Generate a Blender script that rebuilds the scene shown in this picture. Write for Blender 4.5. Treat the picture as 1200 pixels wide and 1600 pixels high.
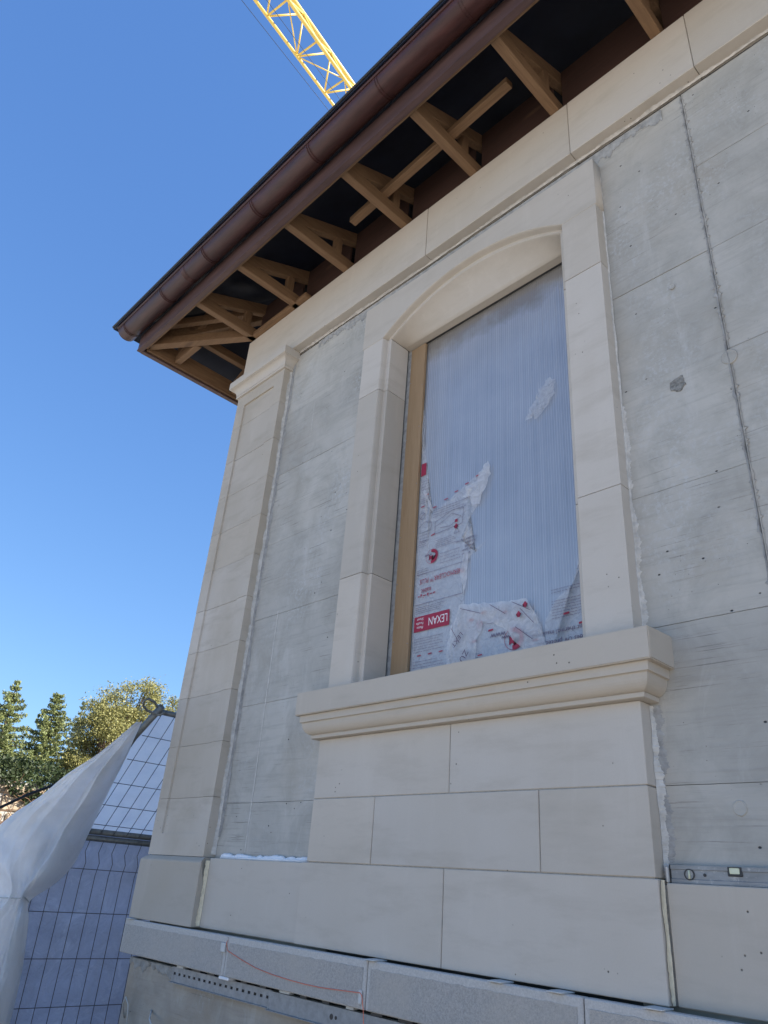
import bpy, bmesh, math, random
from mathutils import Vector, Matrix, noise

# ------------------------------------------------------------------ start clean
for o in list(bpy.data.objects): bpy.data.objects.remove(o, do_unlink=True)
sc = bpy.context.scene
col = sc.collection
RAD = math.radians
random.seed(7)

# ------------------------------------------------------------------ camera  (z = 0 is eye level, ground is at GZ)
GZ = -1.65
cam = bpy.data.objects.new('camera', bpy.data.cameras.new('camera'))
col.objects.link(cam)
right = Vector((0.69730674, 0.71326382, 0.07083808))
down = Vector((-0.28526185, 0.36682139, -0.885476))
fwd = Vector((-0.65756292, 0.59724098, 0.45925399))
m = Matrix.Identity(4)
for i in range(3):
    m[i][0] = right[i]; m[i][1] = -down[i]; m[i][2] = -fwd[i]
m.translation = Vector((0, -2.6, 0))
cam.matrix_world = m
cam.data.sensor_fit = 'VERTICAL'; cam.data.sensor_height = 36.0; cam.data.lens = 25.673
cam.data.clip_start = 0.05; cam.data.clip_end = 3000
sc.camera = cam

# ------------------------------------------------------------------ sky and sun
SUN_AZ = 60.0      # degrees from +Y towards +X
SUN_EL = 40.0
w = bpy.data.worlds.new('World'); sc.world = w; w.use_nodes = True
wn = w.node_tree.nodes; wl = w.node_tree.links
bg = wn['Background']
sky = wn.new('ShaderNodeTexSky'); sky.sky_type = 'NISHITA'; sky.sun_disc = False
sky.sun_elevation = RAD(SUN_EL); sky.sun_rotation = RAD(SUN_AZ)
sky.altitude = 300; sky.air_density = 1.0; sky.dust_density = 0.0; sky.ozone_density = 7.0
# the photograph's sky is evener and bluer than the model's: one tone curve per channel, the same in every direction
sp = wn.new('ShaderNodeSeparateColor'); cb = wn.new('ShaderNodeCombineColor'); wl.new(sky.outputs[0], sp.inputs[0])
for i_, (g_, a_) in enumerate(((.80, .92), (.68, 1.22), (.50, 1.98))):
    pw = wn.new('ShaderNodeMath'); pw.operation = 'POWER'; pw.inputs[1].default_value = g_; wl.new(sp.outputs[i_], pw.inputs[0])
    ml = wn.new('ShaderNodeMath'); ml.operation = 'MULTIPLY'; ml.inputs[1].default_value = a_; wl.new(pw.outputs[0], ml.inputs[0]); wl.new(ml.outputs[0], cb.inputs[i_])
wl.new(cb.outputs[0], bg.inputs[0]); bg.inputs[1].default_value = 0.081
sd = bpy.data.lights.new('sun', 'SUN'); sd.energy = 5.0; sd.angle = RAD(0.5); sd.color = (1.0, 0.92, 0.80)
sun = bpy.data.objects.new('sun', sd); col.objects.link(sun)
tosun = Vector((math.sin(RAD(SUN_AZ)) * math.cos(RAD(SUN_EL)), math.cos(RAD(SUN_AZ)) * math.cos(RAD(SUN_EL)), math.sin(RAD(SUN_EL))))
sun.rotation_euler = tosun.to_track_quat('Z', 'Y').to_euler()
sun.location = (8, 4, 14)
sc.view_settings.view_transform = 'Standard'; sc.view_settings.look = 'None'
sc.view_settings.gamma = 1.0; sc.view_settings.use_curve_mapping = False
sc.view_settings.exposure = 1.55

# ------------------------------------------------------------------ material helpers
def new_mat(name):
    mt = bpy.data.materials.new(name); mt.use_nodes = True
    nt = mt.node_tree; nt.nodes.clear()
    out = nt.nodes.new('ShaderNodeOutputMaterial')
    b = nt.nodes.new('ShaderNodeBsdfPrincipled')
    nt.links.new(b.outputs[0], out.inputs[0])
    return mt, nt, b, out

class N:
    """tiny node-graph helper"""
    def __init__(s, nt): s.nt = nt; s._pos = None
    def n(s, t, **k):
        x = s.nt.nodes.new(t)
        for a, v in k.items(): setattr(x, a, v)
        return x
    def l(s, a, b): s.nt.links.new(a, b)
    def pos(s):
        if s._pos is None: s._pos = s.n('ShaderNodeNewGeometry').outputs['Position']
        return s._pos
    def mapped(s, scale, rot=(0, 0, 0), loc=(0, 0, 0)):
        mp = s.n('ShaderNodeMapping'); s.l(s.pos(), mp.inputs[0])
        mp.inputs['Scale'].default_value = scale; mp.inputs['Rotation'].default_value = rot; mp.inputs['Location'].default_value = loc
        return mp.outputs[0]
    def noise(s, scale, detail=4, rough=.55, stretch=(1, 1, 1), dist=0.0, loc=(0, 0, 0)):
        t = s.n('ShaderNodeTexNoise'); s.l(s.mapped(stretch, loc=loc), t.inputs['Vector'])
        t.inputs['Scale'].default_value = scale; t.inputs['Detail'].default_value = detail
        t.inputs['Roughness'].default_value = rough; t.inputs['Distortion'].default_value = dist
        return t.outputs['Fac']
    def voro(s, scale, stretch=(1, 1, 1), feature='F1', rnd=1.0):
        t = s.n('ShaderNodeTexVoronoi'); t.feature = feature; s.l(s.mapped(stretch), t.inputs['Vector'])
        t.inputs['Scale'].default_value = scale; t.inputs['Randomness'].default_value = rnd
        return t
    def ramp(s, fac, stops):
        r = s.n('ShaderNodeValToRGB'); s.l(fac, r.inputs[0])
        e = r.color_ramp.elements
        while len(e) < len(stops): e.new(.5)
        for i, (p, c) in enumerate(stops):
            e[i].position = p; e[i].color = (*c, 1) if not isinstance(c, (int, float)) else (c, c, c, 1)
        return r.outputs[0]
    def mix(s, fac, a, b, mode='MIX'):
        x = s.n('ShaderNodeMix'); x.data_type = 'RGBA'; x.blend_type = mode
        if isinstance(fac, (int, float)): x.inputs[0].default_value = fac
        else: s.l(fac, x.inputs[0])
        for sock, v in ((x.inputs[6], a), (x.inputs[7], b)):
            if isinstance(v, tuple): sock.default_value = (*v, 1)
            else: s.l(v, sock)
        return x.outputs[2]
    def math(s, op, a, b=0.0):
        x = s.n('ShaderNodeMath'); x.operation = op
        for sock, v in ((x.inputs[0], a), (x.inputs[1], b)):
            if isinstance(v, (int, float)): sock.default_value = v
            else: s.l(v, sock)
        return x.outputs[0]
    def bump(s, h, strength, dist, normal=None):
        b = s.n('ShaderNodeBump'); b.inputs['Strength'].default_value = strength; b.inputs['Distance'].default_value = dist
        s.l(h, b.inputs['Height'])
        if normal is not None: s.l(normal, b.inputs['Normal'])
        return b.outputs[0]
    def rnd(s): return s.n('ShaderNodeObjectInfo').outputs['Random']

M = {}
def m_limestone(name, c, stain=.3):
    mt, nt, b, _ = new_mat(name); g = N(nt)
    r = g.rnd()
    base = g.mix(r, tuple(x * .86 for x in c), (c[0] * 1.07, c[1] * 1.08, c[2] * 1.11))
    r2 = g.math('FRACT', g.math('MULTIPLY', r, 7.31))
    base = g.mix(g.math('MULTIPLY', r2, .45), base, (c[0] * .97, c[1] * .90, c[2] * .80))
    big = g.noise(1.6, 5, .6)
    base = g.mix(g.ramp(big, [(.35, 0.0), (.7, stain)]), base, (c[0] * .80, c[1] * .77, c[2] * .71))
    streak = g.noise(3.2, 6, .65, stretch=(2.5, 2.5, .5), dist=.5)
    base = g.mix(g.ramp(streak, [(.54, 0.0), (.78, .30)]), base, (c[0] * 1.16, c[1] * 1.17, c[2] * 1.2))
    smear = g.noise(5.5, 5, .65, stretch=(.5, .5, 2.2), loc=(3, 1, 7))
    base = g.mix(g.ramp(smear, [(.50, 0.0), (.74, .3 + .5 * stain)]), base, (c[0] * .72, c[1] * .70, c[2] * .66))
    fine = g.noise(160, 3, .7)
    base = g.mix(g.ramp(fine, [(.3, .0), (.75, .16)]), base, (c[0] * .72, c[1] * .7, c[2] * .66))
    v = g.voro(17); sel = g.noise(2.4, 2)
    pit = g.math('MULTIPLY', g.ramp(v.outputs['Distance'], [(.035, 1.0), (.075, 0.0)]), g.ramp(sel, [(.56, 0.0), (.58, 1.0)]))
    base = g.mix(pit, base, (.10, .09, .075))
    g.l(base, b.inputs['Base Color']); b.inputs['Roughness'].default_value = .82
    b.inputs['Specular IOR Level'].default_value = .25
    n1 = g.bump(g.noise(90, 5, .7), .25, .002)
    n2 = g.bump(g.noise(7, 4), .2, .01, n1)
    g.l(g.bump(g.math('SUBTRACT', 1.0, pit), .6, .002, n2), b.inputs['Normal'])
    return mt
M['stone'] = m_limestone('limestone', (.555, .508, .442))
M['stone_b'] = m_limestone('limestone_weathered', (.535, .485, .415), .8)

def m_concrete(name, c=(.42, .403, .362), lines=True, warm=.12):
    mt, nt, b, _ = new_mat(name); g = N(nt)
    r = g.rnd()
    base = g.mix(r, tuple(x * .90 for x in c), tuple(x * 1.08 for x in c))
    big = g.noise(1.1, 6, .62)
    base = g.mix(g.ramp(big, [(.38, 0.0), (.66, .6)]), base, (c[0] * 1.32, c[1] * 1.31, c[2] * 1.30))
    blot = g.noise(4.2, 7, .68, dist=.6, loc=(5, 2, 1))
    base = g.mix(g.ramp(blot, [(.44, 0.0), (.68, .5)]), base, (c[0] * .66, c[1] * .67, c[2] * .66))
    board = g.noise(4.0, 7, .72, stretch=(.5, .5, 8.0), dist=.15)
    base = g.mix(g.ramp(board, [(.50, 0.0), (.70, .42)]), base, (c[0] * .66, c[1] * .66, c[2] * .66))
    scr = g.math('MULTIPLY', g.ramp(g.noise(6.0, 5, .7, stretch=(.35, .35, 16.0), loc=(6, 6, 2)), [(.60, 0.0), (.66, .8)]), g.ramp(g.noise(1.6, 3, .6, loc=(8, 2, 6)), [(.46, 0.0), (.58, 1.0)]))
    base = g.mix(scr, base, (c[0] * .42, c[1] * .42, c[2] * .42))
    effl = g.noise(2.6, 8, .74, stretch=(2.2, 2.2, .7), loc=(9, 3, 2), dist=.5)
    base = g.mix(g.ramp(effl, [(.55, 0.0), (.76, .38)]), base, (.64, .635, .61))
    spk = g.noise(38, 5, .75)
    spsel = g.noise(1.7, 3, .6, loc=(1, 8, 4))
    base = g.mix(g.math('MULTIPLY', g.ramp(spk, [(.50, 0.0), (.60, 1.0)]), g.ramp(spsel, [(.50, 0.0), (.68, .75)])), base, (.50, .51, .51))
    wrm = g.noise(1.9, 4, .6, loc=(2, 6, 3))
    base = g.mix(g.ramp(wrm, [(.5, 0.0), (.75, warm * 3)]), base, (c[0] * .98, c[1] * .88, c[2] * .76))
    # small air holes, only in patches
    v = g.voro(13, stretch=(.75, 1, 1.15)); sel = g.noise(3.1, 2, .5, loc=(4, 4, 4))
    hole = g.math('MULTIPLY', g.ramp(v.outputs['Distance'], [(.040, 1.0), (.066, 0.0)]), g.ramp(sel, [(.43, 0.0), (.46, 1.0)]))
    v2 = g.voro(34); hole2 = g.math('MULTIPLY', g.ramp(v2.outputs['Distance'], [(.04, 1.0), (.07, 0.0)]), g.ramp(sel, [(.55, 0.0), (.58, .8)]))
    hole = g.math('MAXIMUM', hole, hole2)
    base = g.mix(hole, base, (.055, .055, .055))
    g.l(base, b.inputs['Base Color'])
    g.l(g.ramp(blot, [(.3, .60), (.7, .86)]), b.inputs['Roughness'])
    b.inputs['Specular IOR Level'].default_value = .3
    n1 = g.bump(board, .35, .006)
    n2 = g.bump(g.noise(60, 6, .7), .28, .003, n1)
    n2 = g.bump(blot, .25, .008, n2)
    g.l(g.bump(g.math('SUBTRACT', 1.0, hole), .9, .004, n2), b.inputs['Normal'])
    return mt
M['concrete'] = m_concrete('cast_concrete')
M['concrete_foot'] = m_concrete('foundation_concrete', (.34, .30, .25), warm=.35)

def m_simple(name, c, rough=.7, var=.12, scale=12, stretch=(1, 1, 1), bump=.2, bd=.003, metal=0.0, spec=.4, spots=0):
    mt, nt, b, _ = new_mat(name); g = N(nt)
    n = g.noise(scale, 5, .6, stretch)
    base = g.mix(g.ramp(n, [(.3, 0.0), (.72, 1.0)]), tuple(max(0, x * (1 - var)) for x in c), tuple(x * (1 + var) for x in c))
    if spots:
        base = g.mix(g.ramp(g.noise(scale * 4, 5, .7, loc=(7, 7, 1)), [(.58, 0.0), (.68, spots)]), base, (.45, .44, .42))
    g.l(base, b.inputs['Base Color']); b.inputs['Roughness'].default_value = rough
    b.inputs['Metallic'].default_value = metal; b.inputs['Specular IOR Level'].default_value = spec
    if bump: g.l(g.bump(n, bump, bd), b.inputs['Normal'])
    return mt

def m_granite():
    mt, nt, b, _ = new_mat('bush_hammered_granite'); g = N(nt)
    f = g.noise(130, 4, .8); f2 = g.noise(330, 2, .6); big = g.noise(3, 4)
    base = g.mix(g.ramp(f, [(.34, 0.0), (.66, 1.0)]), (.33, .31, .285), (.52, .49, .45))
    base = g.mix(g.ramp(f2, [(.58, 0.0), (.68, .4)]), base, (.2, .19, .18))
    base = g.mix(g.ramp(big, [(.38, 0.0), (.66, .5)]), base, (.50, .45, .385))
    g.l(base, b.inputs['Base Color']); b.inputs['Roughness'].default_value = .85
    g.l(g.bump(f, .9, .004, g.bump(f2, .5, .002)), b.inputs['Normal'])
    return mt
M['granite'] = m_granite()
M['granite_margin'] = m_simple('sawn_granite_margin', (.50, .475, .44), .75, .15, 150, bump=.2, bd=.001)
M['mortar'] = m_simple('joint_mortar', (.36, .345, .315), .95, .2, 60, bump=.6)
M['bead'] = m_simple('white_mortar_bead', (.56, .54, .50), .95, .2, 26, bump=.8, bd=.006)
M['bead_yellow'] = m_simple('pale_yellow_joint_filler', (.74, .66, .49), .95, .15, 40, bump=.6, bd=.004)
M['smear'] = m_simple('grey_mortar_smear', (.34, .335, .32), .95, .28, 22, bump=.8, bd=.006)
M['foam'] = m_simple('white_foam', (.80, .80, .80), .85, .06, 40, bump=.6, bd=.006)

def m_wood(name, c, dark, axis):
    mt, nt, b, _ = new_mat(name); g = N(nt)
    st = {'x': (.6, 9, 9), 'y': (9, .6, 9), 'z': (9, 9, .6)}[axis]
    r = g.rnd()
    grain = g.noise(6, 6, .65, st, dist=.7)
    base = g.mix(g.ramp(grain, [(.3, 0.0), (.7, 1.0)]), c, dark)
    base = g.mix(g.math('MULTIPLY', r, .35), base, tuple(x * .6 for x in c))
    kn = g.voro(2.3, tuple(.5 * x ** .5 for x in st))
    base = g.mix(g.ramp(kn.outputs['Distance'], [(.05, .8), (.10, 0.0)]), base, (.10, .055, .03))
    g.l(base, b.inputs['Base Color']); b.inputs['Roughness'].default_value = .75
    g.l(g.bump(grain, .3, .002), b.inputs['Normal'])
    return mt
for a in 'xyz':
    M['wood_' + a] = m_wood('spruce_timber_' + a, (.25, .148, .076), (.15, .082, .040), a)
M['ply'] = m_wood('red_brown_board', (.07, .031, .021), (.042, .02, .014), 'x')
M['osb'] = m_wood('plywood_strip', (.40, .27, .15), (.31, .20, .105), 'z')
M['brown'] = m_simple('brown_coated_metal', (.058, .022, .019), .45, .35, 5, (.8, 5, 5), bump=.06, metal=.0, spec=.35)
M['brown_fascia'] = m_simple('brown_fascia_metal', (.090, .054, .051), .5, .28, 4, (.6, 5, 5), bump=.08, spec=.4)
M['roof'] = m_simple('dark_roof_sheet', (.025, .025, .028), .6, .2, 8)
M['membrane'] = m_simple('navy_roof_membrane', (.012, .016, .030), .6, .3, 6)
M['dark_in'] = m_simple('interior_concrete', (.10, .10, .10), .9)
M['zinc'] = m_simple('galvanised_steel', (.26, .27, .28), .5, .2, 30, bump=.1, metal=.3, spec=.5)
M['zinc_dark'] = m_simple('tube_steel', (.17, .18, .175), .5, .3, 30, bump=.2, metal=.4)
M['wire'] = m_simple('fence_wire_steel', (.07, .075, .085), .5, .2, 30, bump=0, metal=.3)
M['black'] = m_simple('black_rubber', (.018, .018, .018), .55, .2, 20)
M['alu'] = m_simple('level_aluminium', (.25, .257, .258), .5, .25, 14, (.6, 1, 2), bump=.15, metal=.2, spots=.7)
M['vial'] = m_simple('vial_plastic', (.62, .64, .46), .2, .05, 10, bump=0)
M['dark_plastic'] = m_simple('dark_plastic', (.03, .03, .032), .45, .1, 10, bump=0)
M['red'] = m_simple('red_string', (.78, .20, .12), .6, .1, 60, bump=0)
M['shim'] = m_simple('grey_plastic_shim', (.55, .55, .53), .6, .1, 20)
M['yellow'] = m_simple('crane_yellow_paint', (.70, .50, .11), .45, .12, 1.5, bump=0, spec=.5)
M['maroon'] = m_simple('maroon_print', (.33, .022, .055), .5, .1, 60, bump=0)
M['ink'] = m_simple('grey_violet_print', (.13, .085, .13), .5, .1, 60, bump=0)
M['white_print'] = m_simple('white_print', (.80, .78, .78), .5, .05, 60, bump=0)

def m_film(name, alpha, c=(.80, .81, .84)):
    mt, nt, b, out = new_mat(name); g = N(nt)
    nt.nodes.remove(b)
    d = g.n('ShaderNodeBsdfPrincipled'); d.inputs['Base Color'].default_value = (*c, 1); d.inputs['Roughness'].default_value = .22
    cr = g.noise(24, 6, .65, dist=1.0)
    g.l(g.bump(cr, .45, .006), d.inputs['Normal'])
    tr = g.n('ShaderNodeBsdfTranslucent'); tr.inputs[0].default_value = (*c, 1)
    mx = g.n('ShaderNodeMixShader'); mx.inputs[0].default_value = .35; g.l(d.outputs[0], mx.inputs[1]); g.l(tr.outputs[0], mx.inputs[2])
    tp = g.n('ShaderNodeBsdfTransparent')
    m2 = g.n('ShaderNodeMixShader'); g.l(mx.outputs[0], m2.inputs[1]); g.l(tp.outputs[0], m2.inputs[2])
    g.l(g.ramp(cr, [(.35, max(0, 1 - alpha - .12)), (.7, min(1, 1 - alpha + .10))]), m2.inputs[0])
    g.l(m2.outputs[0], out.inputs[0])
    return mt
M['rough_patch'] = m_simple('exposed_rough_aggregate', (.25, .245, .225), .95, .5, 55, bump=1.0, bd=.01)
M['film'] = m_film('printed_protective_film', .38)
M['film_flap'] = m_film('crumpled_protective_film', .46, (.88, .88, .90))

def m_poly():
    mt, nt, b, out = new_mat('multiwall_polycarbonate'); g = N(nt)
    sx = g.n('ShaderNodeSeparateXYZ'); g.l(g.pos(), sx.inputs[0])
    ph = g.math('DIVIDE', g.math('ADD', sx.outputs[0], 2.90), .0158)
    fr_ = g.math('FRACT', ph); cell = g.math('FLOOR', ph)
    wn_ = g.n('ShaderNodeTexWhiteNoise'); wn_.noise_dimensions = '1D'; g.l(cell, wn_.inputs['W'])
    web = g.ramp(fr_, [(.0, 1.0), (.16, .0), (.84, .0), (1.0, 1.0)])          # the webs between the two skins
    st = g.math('MULTIPLY', web, g.math('ADD', g.math('MULTIPLY', wn_.outputs[0], .9), .25))
    slow = g.noise(7, 4, .7, stretch=(9, 1, .10))
    cloud = g.noise(1.7, 5, .6, loc=(2, 0, 5))
    base = g.mix(g.ramp(slow, [(.3, 0.0), (.7, 1.0)]), (.26, .275, .305), (.35, .367, .40))
    base = g.mix(g.ramp(cloud, [(.35, 0.0), (.7, .6)]), base, (.43, .447, .48))
    base = g.mix(g.math('MULTIPLY', st, .6), base, (.66, .68, .71))
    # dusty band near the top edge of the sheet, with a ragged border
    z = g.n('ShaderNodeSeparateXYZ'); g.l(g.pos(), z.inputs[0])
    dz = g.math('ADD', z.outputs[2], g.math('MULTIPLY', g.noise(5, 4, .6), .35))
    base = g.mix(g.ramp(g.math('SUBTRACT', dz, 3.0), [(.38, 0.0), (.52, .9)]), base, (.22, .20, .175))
    g.l(base, b.inputs['Base Color'])
    b.inputs['Roughness'].default_value = .2; b.inputs['IOR'].default_value = 1.7
    b.inputs['Coat Weight'].default_value = 1.0; b.inputs['Coat Roughness'].default_value = .06; b.inputs['Coat IOR'].default_value = 1.9
    g.l(g.bump(st, .25, .002, g.bump(g.noise(3, 3), .12, .02)), b.inputs['Normal'])
    tr = g.n('ShaderNodeBsdfTransparent'); tr.inputs[0].default_value = (.75, .85, 1, 1)
    mx = g.n('ShaderNodeMixShader'); mx.inputs[0].default_value = .12
    g.l(b.outputs[0], mx.inputs[1]); g.l(tr.outputs[0], mx.inputs[2]); g.l(mx.outputs[0], out.inputs[0])
    return mt
M['poly'] = m_poly()

def m_sheet(name, c, rough, trans, spots=True, gloss=.5, crease=1.0):
    mt, nt, b, out = new_mat(name); g = N(nt)
    big = g.noise(3.0, 5, .6, dist=.8); fine = g.noise(14, 5, .65, dist=1.2)
    base = g.mix(g.ramp(big, [(.35, 0.0), (.7, 1.0)]), tuple(x * .86 for x in c), tuple(min(.92, x * 1.1) for x in c))
    if not spots:
        base = g.mix(g.ramp(g.noise(4.5, 8, .72, dist=1.6, loc=(3, 3, 3)), [(.52, 0.0), (.74, .35)]), base, tuple(min(.93, x * 1.7) for x in c))
    if spots:
        base = g.mix(g.ramp(g.noise(2.2, 5, .6, loc=(1, 2, 9)), [(.62, 0.0), (.72, .35)]), base, (.34, .31, .27))
    g.l(base, b.inputs['Base Color']); b.inputs['Roughness'].default_value = rough; b.inputs['Specular IOR Level'].default_value = gloss
    rn = g.noise(5.5, 6, .6, dist=1.4, loc=(8, 1, 3)); ridge = g.math('ABSOLUTE', g.math('SUBTRACT', rn, .5))
    rn2 = g.noise(15, 4, .6, dist=1.0, loc=(2, 5, 3)); ridge2 = g.math('ABSOLUTE', g.math('SUBTRACT', rn2, .5))
    nrm = g.bump(ridge2, .5 * crease, .03, g.bump(ridge, .8 * crease, .12, g.bump(big, .4 * crease, .06)))
    g.l(nrm, b.inputs['Normal'])
    tr = g.n('ShaderNodeBsdfTranslucent'); g.l(base, tr.inputs[0])
    mx = g.n('ShaderNodeMixShader'); mx.inputs[0].default_value = trans
    g.l(b.outputs[0], mx.inputs[1]); g.l(tr.outputs[0], mx.inputs[2]); g.l(mx.outputs[0], out.inputs[0])
    return mt
M['drape'] = m_sheet('white_polythene', (.90, .90, .89), .30, .45, crease=.35)
M['tarp_low'] = m_sheet('skylight_blue_polythene', (.37, .44, .60), .16, .50, False, 1.0)  # blue of the reflected sky put into the film's base colour
M['tarp_up'] = m_sheet('silvery_polythene', (.92, .93, .95), .25, .80, False, .8)

def m_leaf(name, c, var=.35, trans=.25):
    mt, nt, b, out = new_mat(name); g = N(nt)
    n = g.noise(1.3, 4, .6); n2 = g.noise(11, 2, .5)
    base = g.mix(g.ramp(n, [(.3, 0.0), (.7, 1.0)]), tuple(x * (1 - var) for x in c), tuple(x * (1 + var) for x in c))
    base = g.mix(g.ramp(n2, [(.45, 0.0), (.65, .5)]), base, (c[0] * 1.5, c[1] * 1.25, c[2] * .8))
    g.l(base, b.inputs['Base Color']); b.inputs['Roughness'].default_value = .6
    tr = g.n('ShaderNodeBsdfTranslucent'); g.l(base, tr.inputs[0])
    mx = g.n('ShaderNodeMixShader'); mx.inputs[0].default_value = trans
    g.l(b.outputs[0], mx.inputs[1]); g.l(tr.outputs[0], mx.inputs[2]); g.l(mx.outputs[0], out.inputs[0])
    return mt
M['spruce'] = m_leaf('spruce_needles', (.165, .20, .08))
M['blue_spruce'] = m_leaf('blue_green_needles', (.13, .165, .10))
M['pine'] = m_leaf('golden_green_needles', (.205, .205, .075))
M['ivy'] = m_leaf('ivy_leaves', (.026, .044, .014), .5)
M['bark'] = m_simple('bark', (.10, .07, .05), .9, .3, 9, (1, 1, .3), bump=.6, bd=.02)
M['rubble'] = m_simple('warm_rubble_stone', (.30, .245, .18), .9, .4, 5, bump=.8, bd=.03)
M['twig'] = m_simple('dry_brown_twigs', (.13, .075, .045), .9, .3, 9)

def m_ground():
    mt, nt, b, _ = new_mat('gravel_ground'); g = N(nt)
    n = g.noise(.5, 6, .6); v = g.voro(26)
    base = g.mix(g.ramp(n, [(.3, 0.0), (.7, 1.0)]), (.44, .42, .39), (.56, .535, .50))
    base = g.mix(g.ramp(v.outputs['Distance'], [(.0, .0), (.6, .5)]), base, (.28, .265, .245))
    g.l(base, b.inputs['Base Color']); b.inputs['Roughness'].default_value = .95
    g.l(g.bump(v.outputs['Distance'], .6, .02), b.inputs['Normal'])
    return mt
M['ground'] = m_ground()
M['bounce_cut'] = m_simple('bounce_cutting_brown', (.15, .118, .088), .95, .35, 4, bump=.8, bd=.03)  # dark colour for the added ground strip, keeps bounced light low

# ------------------------------------------------------------------ geometry helpers
def link(name, me, mat=None, parent=None):
    o = bpy.data.objects.new(name, me); col.objects.link(o)
    if mat is not None and me is not None and len(me.materials) == 0: me.materials.append(M[mat] if isinstance(mat, str) else mat)
    if parent is not None: o.parent = parent
    return o
def tag(o, label=None, cat=None, group=None, kind=None):
    if label: o['label'] = label
    if cat: o['category'] = cat
    if group: o['group'] = group
    if kind: o['kind'] = kind
    return o
def empty(name, loc=(0, 0, 0), parent=None):
    o = bpy.data.objects.new(name, None); col.objects.link(o); o.empty_display_size = .2
    return o
def done(bm, name, mat, parent=None, smooth=False):
    bmesh.ops.recalc_face_normals(bm, faces=bm.faces)
    me = bpy.data.meshes.new(name); bm.to_mesh(me); bm.free()
    if smooth:
        for p in me.polygons: p.use_smooth = True
    return link(name, me, mat, parent)
def add_box(bm, x0, x1, y0, y1, z0, z1):
    vs = [bm.verts.new(p) for p in ((x0, y0, z0), (x1, y0, z0), (x1, y1, z0), (x0, y1, z0), (x0, y0, z1), (x1, y0, z1), (x1, y1, z1), (x0, y1, z1))]
    for f in ((0, 1, 5, 4), (1, 2, 6, 5), (2, 3, 7, 6), (3, 0, 4, 7), (4, 5, 6, 7), (3, 2, 1, 0)): bm.faces.new([vs[i] for i in f])
    return vs
def box(name, x0, x1, y0, y1, z0, z1, mat, parent=None, bev=0.0, jit=0.0, seg=1):
    bm = bmesh.new(); add_box(bm, x0, x1, y0, y1, z0, z1)
    if bev: bmesh.ops.bevel(bm, geom=list(bm.edges), offset=bev, segments=seg, affect='EDGES', profile=.5)
    if jit:
        dy = random.uniform(-jit, jit)
        tl = random.uniform(-jit, jit); tz = random.uniform(-jit, jit)
        for v in bm.verts:
            u = (v.co.x - x0) / max(1e-6, x1 - x0) - .5; q = (v.co.z - z0) / max(1e-6, z1 - z0) - .5
            v.co.y += dy + tl * u + tz * q
    return done(bm, name, mat, parent)
def add_tube(bm, pts, r, seg=8, cap=True, r1=None):
    pts = [Vector(p) for p in pts]; rings = []
    up = Vector((0.13, 0.31, 1)).normalized()
    for i, p in enumerate(pts):
        t = (pts[min(i + 1, len(pts) - 1)] - pts[max(i - 1, 0)]).normalized()
        a = t.cross(up)
        if a.length < 1e-3: a = t.cross(Vector((1, 0, 0)))
        a.normalize(); b = t.cross(a)
        rr = r if r1 is None else r + (r1 - r) * i / (len(pts) - 1)
        rings.append([bm.verts.new(p + (a * math.cos(2 * math.pi * k / seg) + b * math.sin(2 * math.pi * k / seg)) * rr) for k in range(seg)])
    for i in range(len(rings) - 1):
        for k in range(seg):
            bm.faces.new((rings[i][k], rings[i][(k + 1) % seg], rings[i + 1][(k + 1) % seg], rings[i + 1][k]))
    if cap: bm.faces.new(rings[0][::-1]); bm.faces.new(rings[-1])
def tube(name, pts, r, mat, parent=None, seg=8, cap=True, r1=None):
    bm = bmesh.new(); add_tube(bm, pts, r, seg, cap, r1)
    return done(bm, name, mat, parent, True)
def add_prism(bm, prof, a0, a1, axis='x'):
    """extrude a closed 2-D profile along an axis. prof is (y,z) for x, (x,z) for y, (x,y) for z"""
    mk = {'x': lambda p, a: (a, p[0], p[1]), 'y': lambda p, a: (p[0], a, p[1]), 'z': lambda p, a: (p[0], p[1], a)}[axis]
    A = [bm.verts.new(mk(p, a0)) for p in prof]; B = [bm.verts.new(mk(p, a1)) for p in prof]
    n = len(prof)
    for i in range(n): bm.faces.new((A[i], A[(i + 1) % n], B[(i + 1) % n], B[i]))
    bm.faces.new(A[::-1]); bm.faces.new(B)
def beam(name, p, q, wd, ht, mat, parent=None, up=(0, 0, 1), bev=.004):
    p, q = Vector(p), Vector(q); d = q - p; L = d.length; t = d.normalized(); s = t.cross(Vector(up)).normalized(); u = s.cross(t)
    bm = bmesh.new(); add_box(bm, -wd / 2, wd / 2, 0, L, -ht / 2, ht / 2)
    if bev: bmesh.ops.bevel(bm, geom=list(bm.edges), offset=bev, segments=1, affect='EDGES')
    mm = Matrix.Identity(4)
    for i in range(3): mm[i][0] = s[i]; mm[i][1] = t[i]; mm[i][2] = u[i]
    mm.translation = p; bm.transform(mm)
    return done(bm, name, mat, parent)
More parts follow.
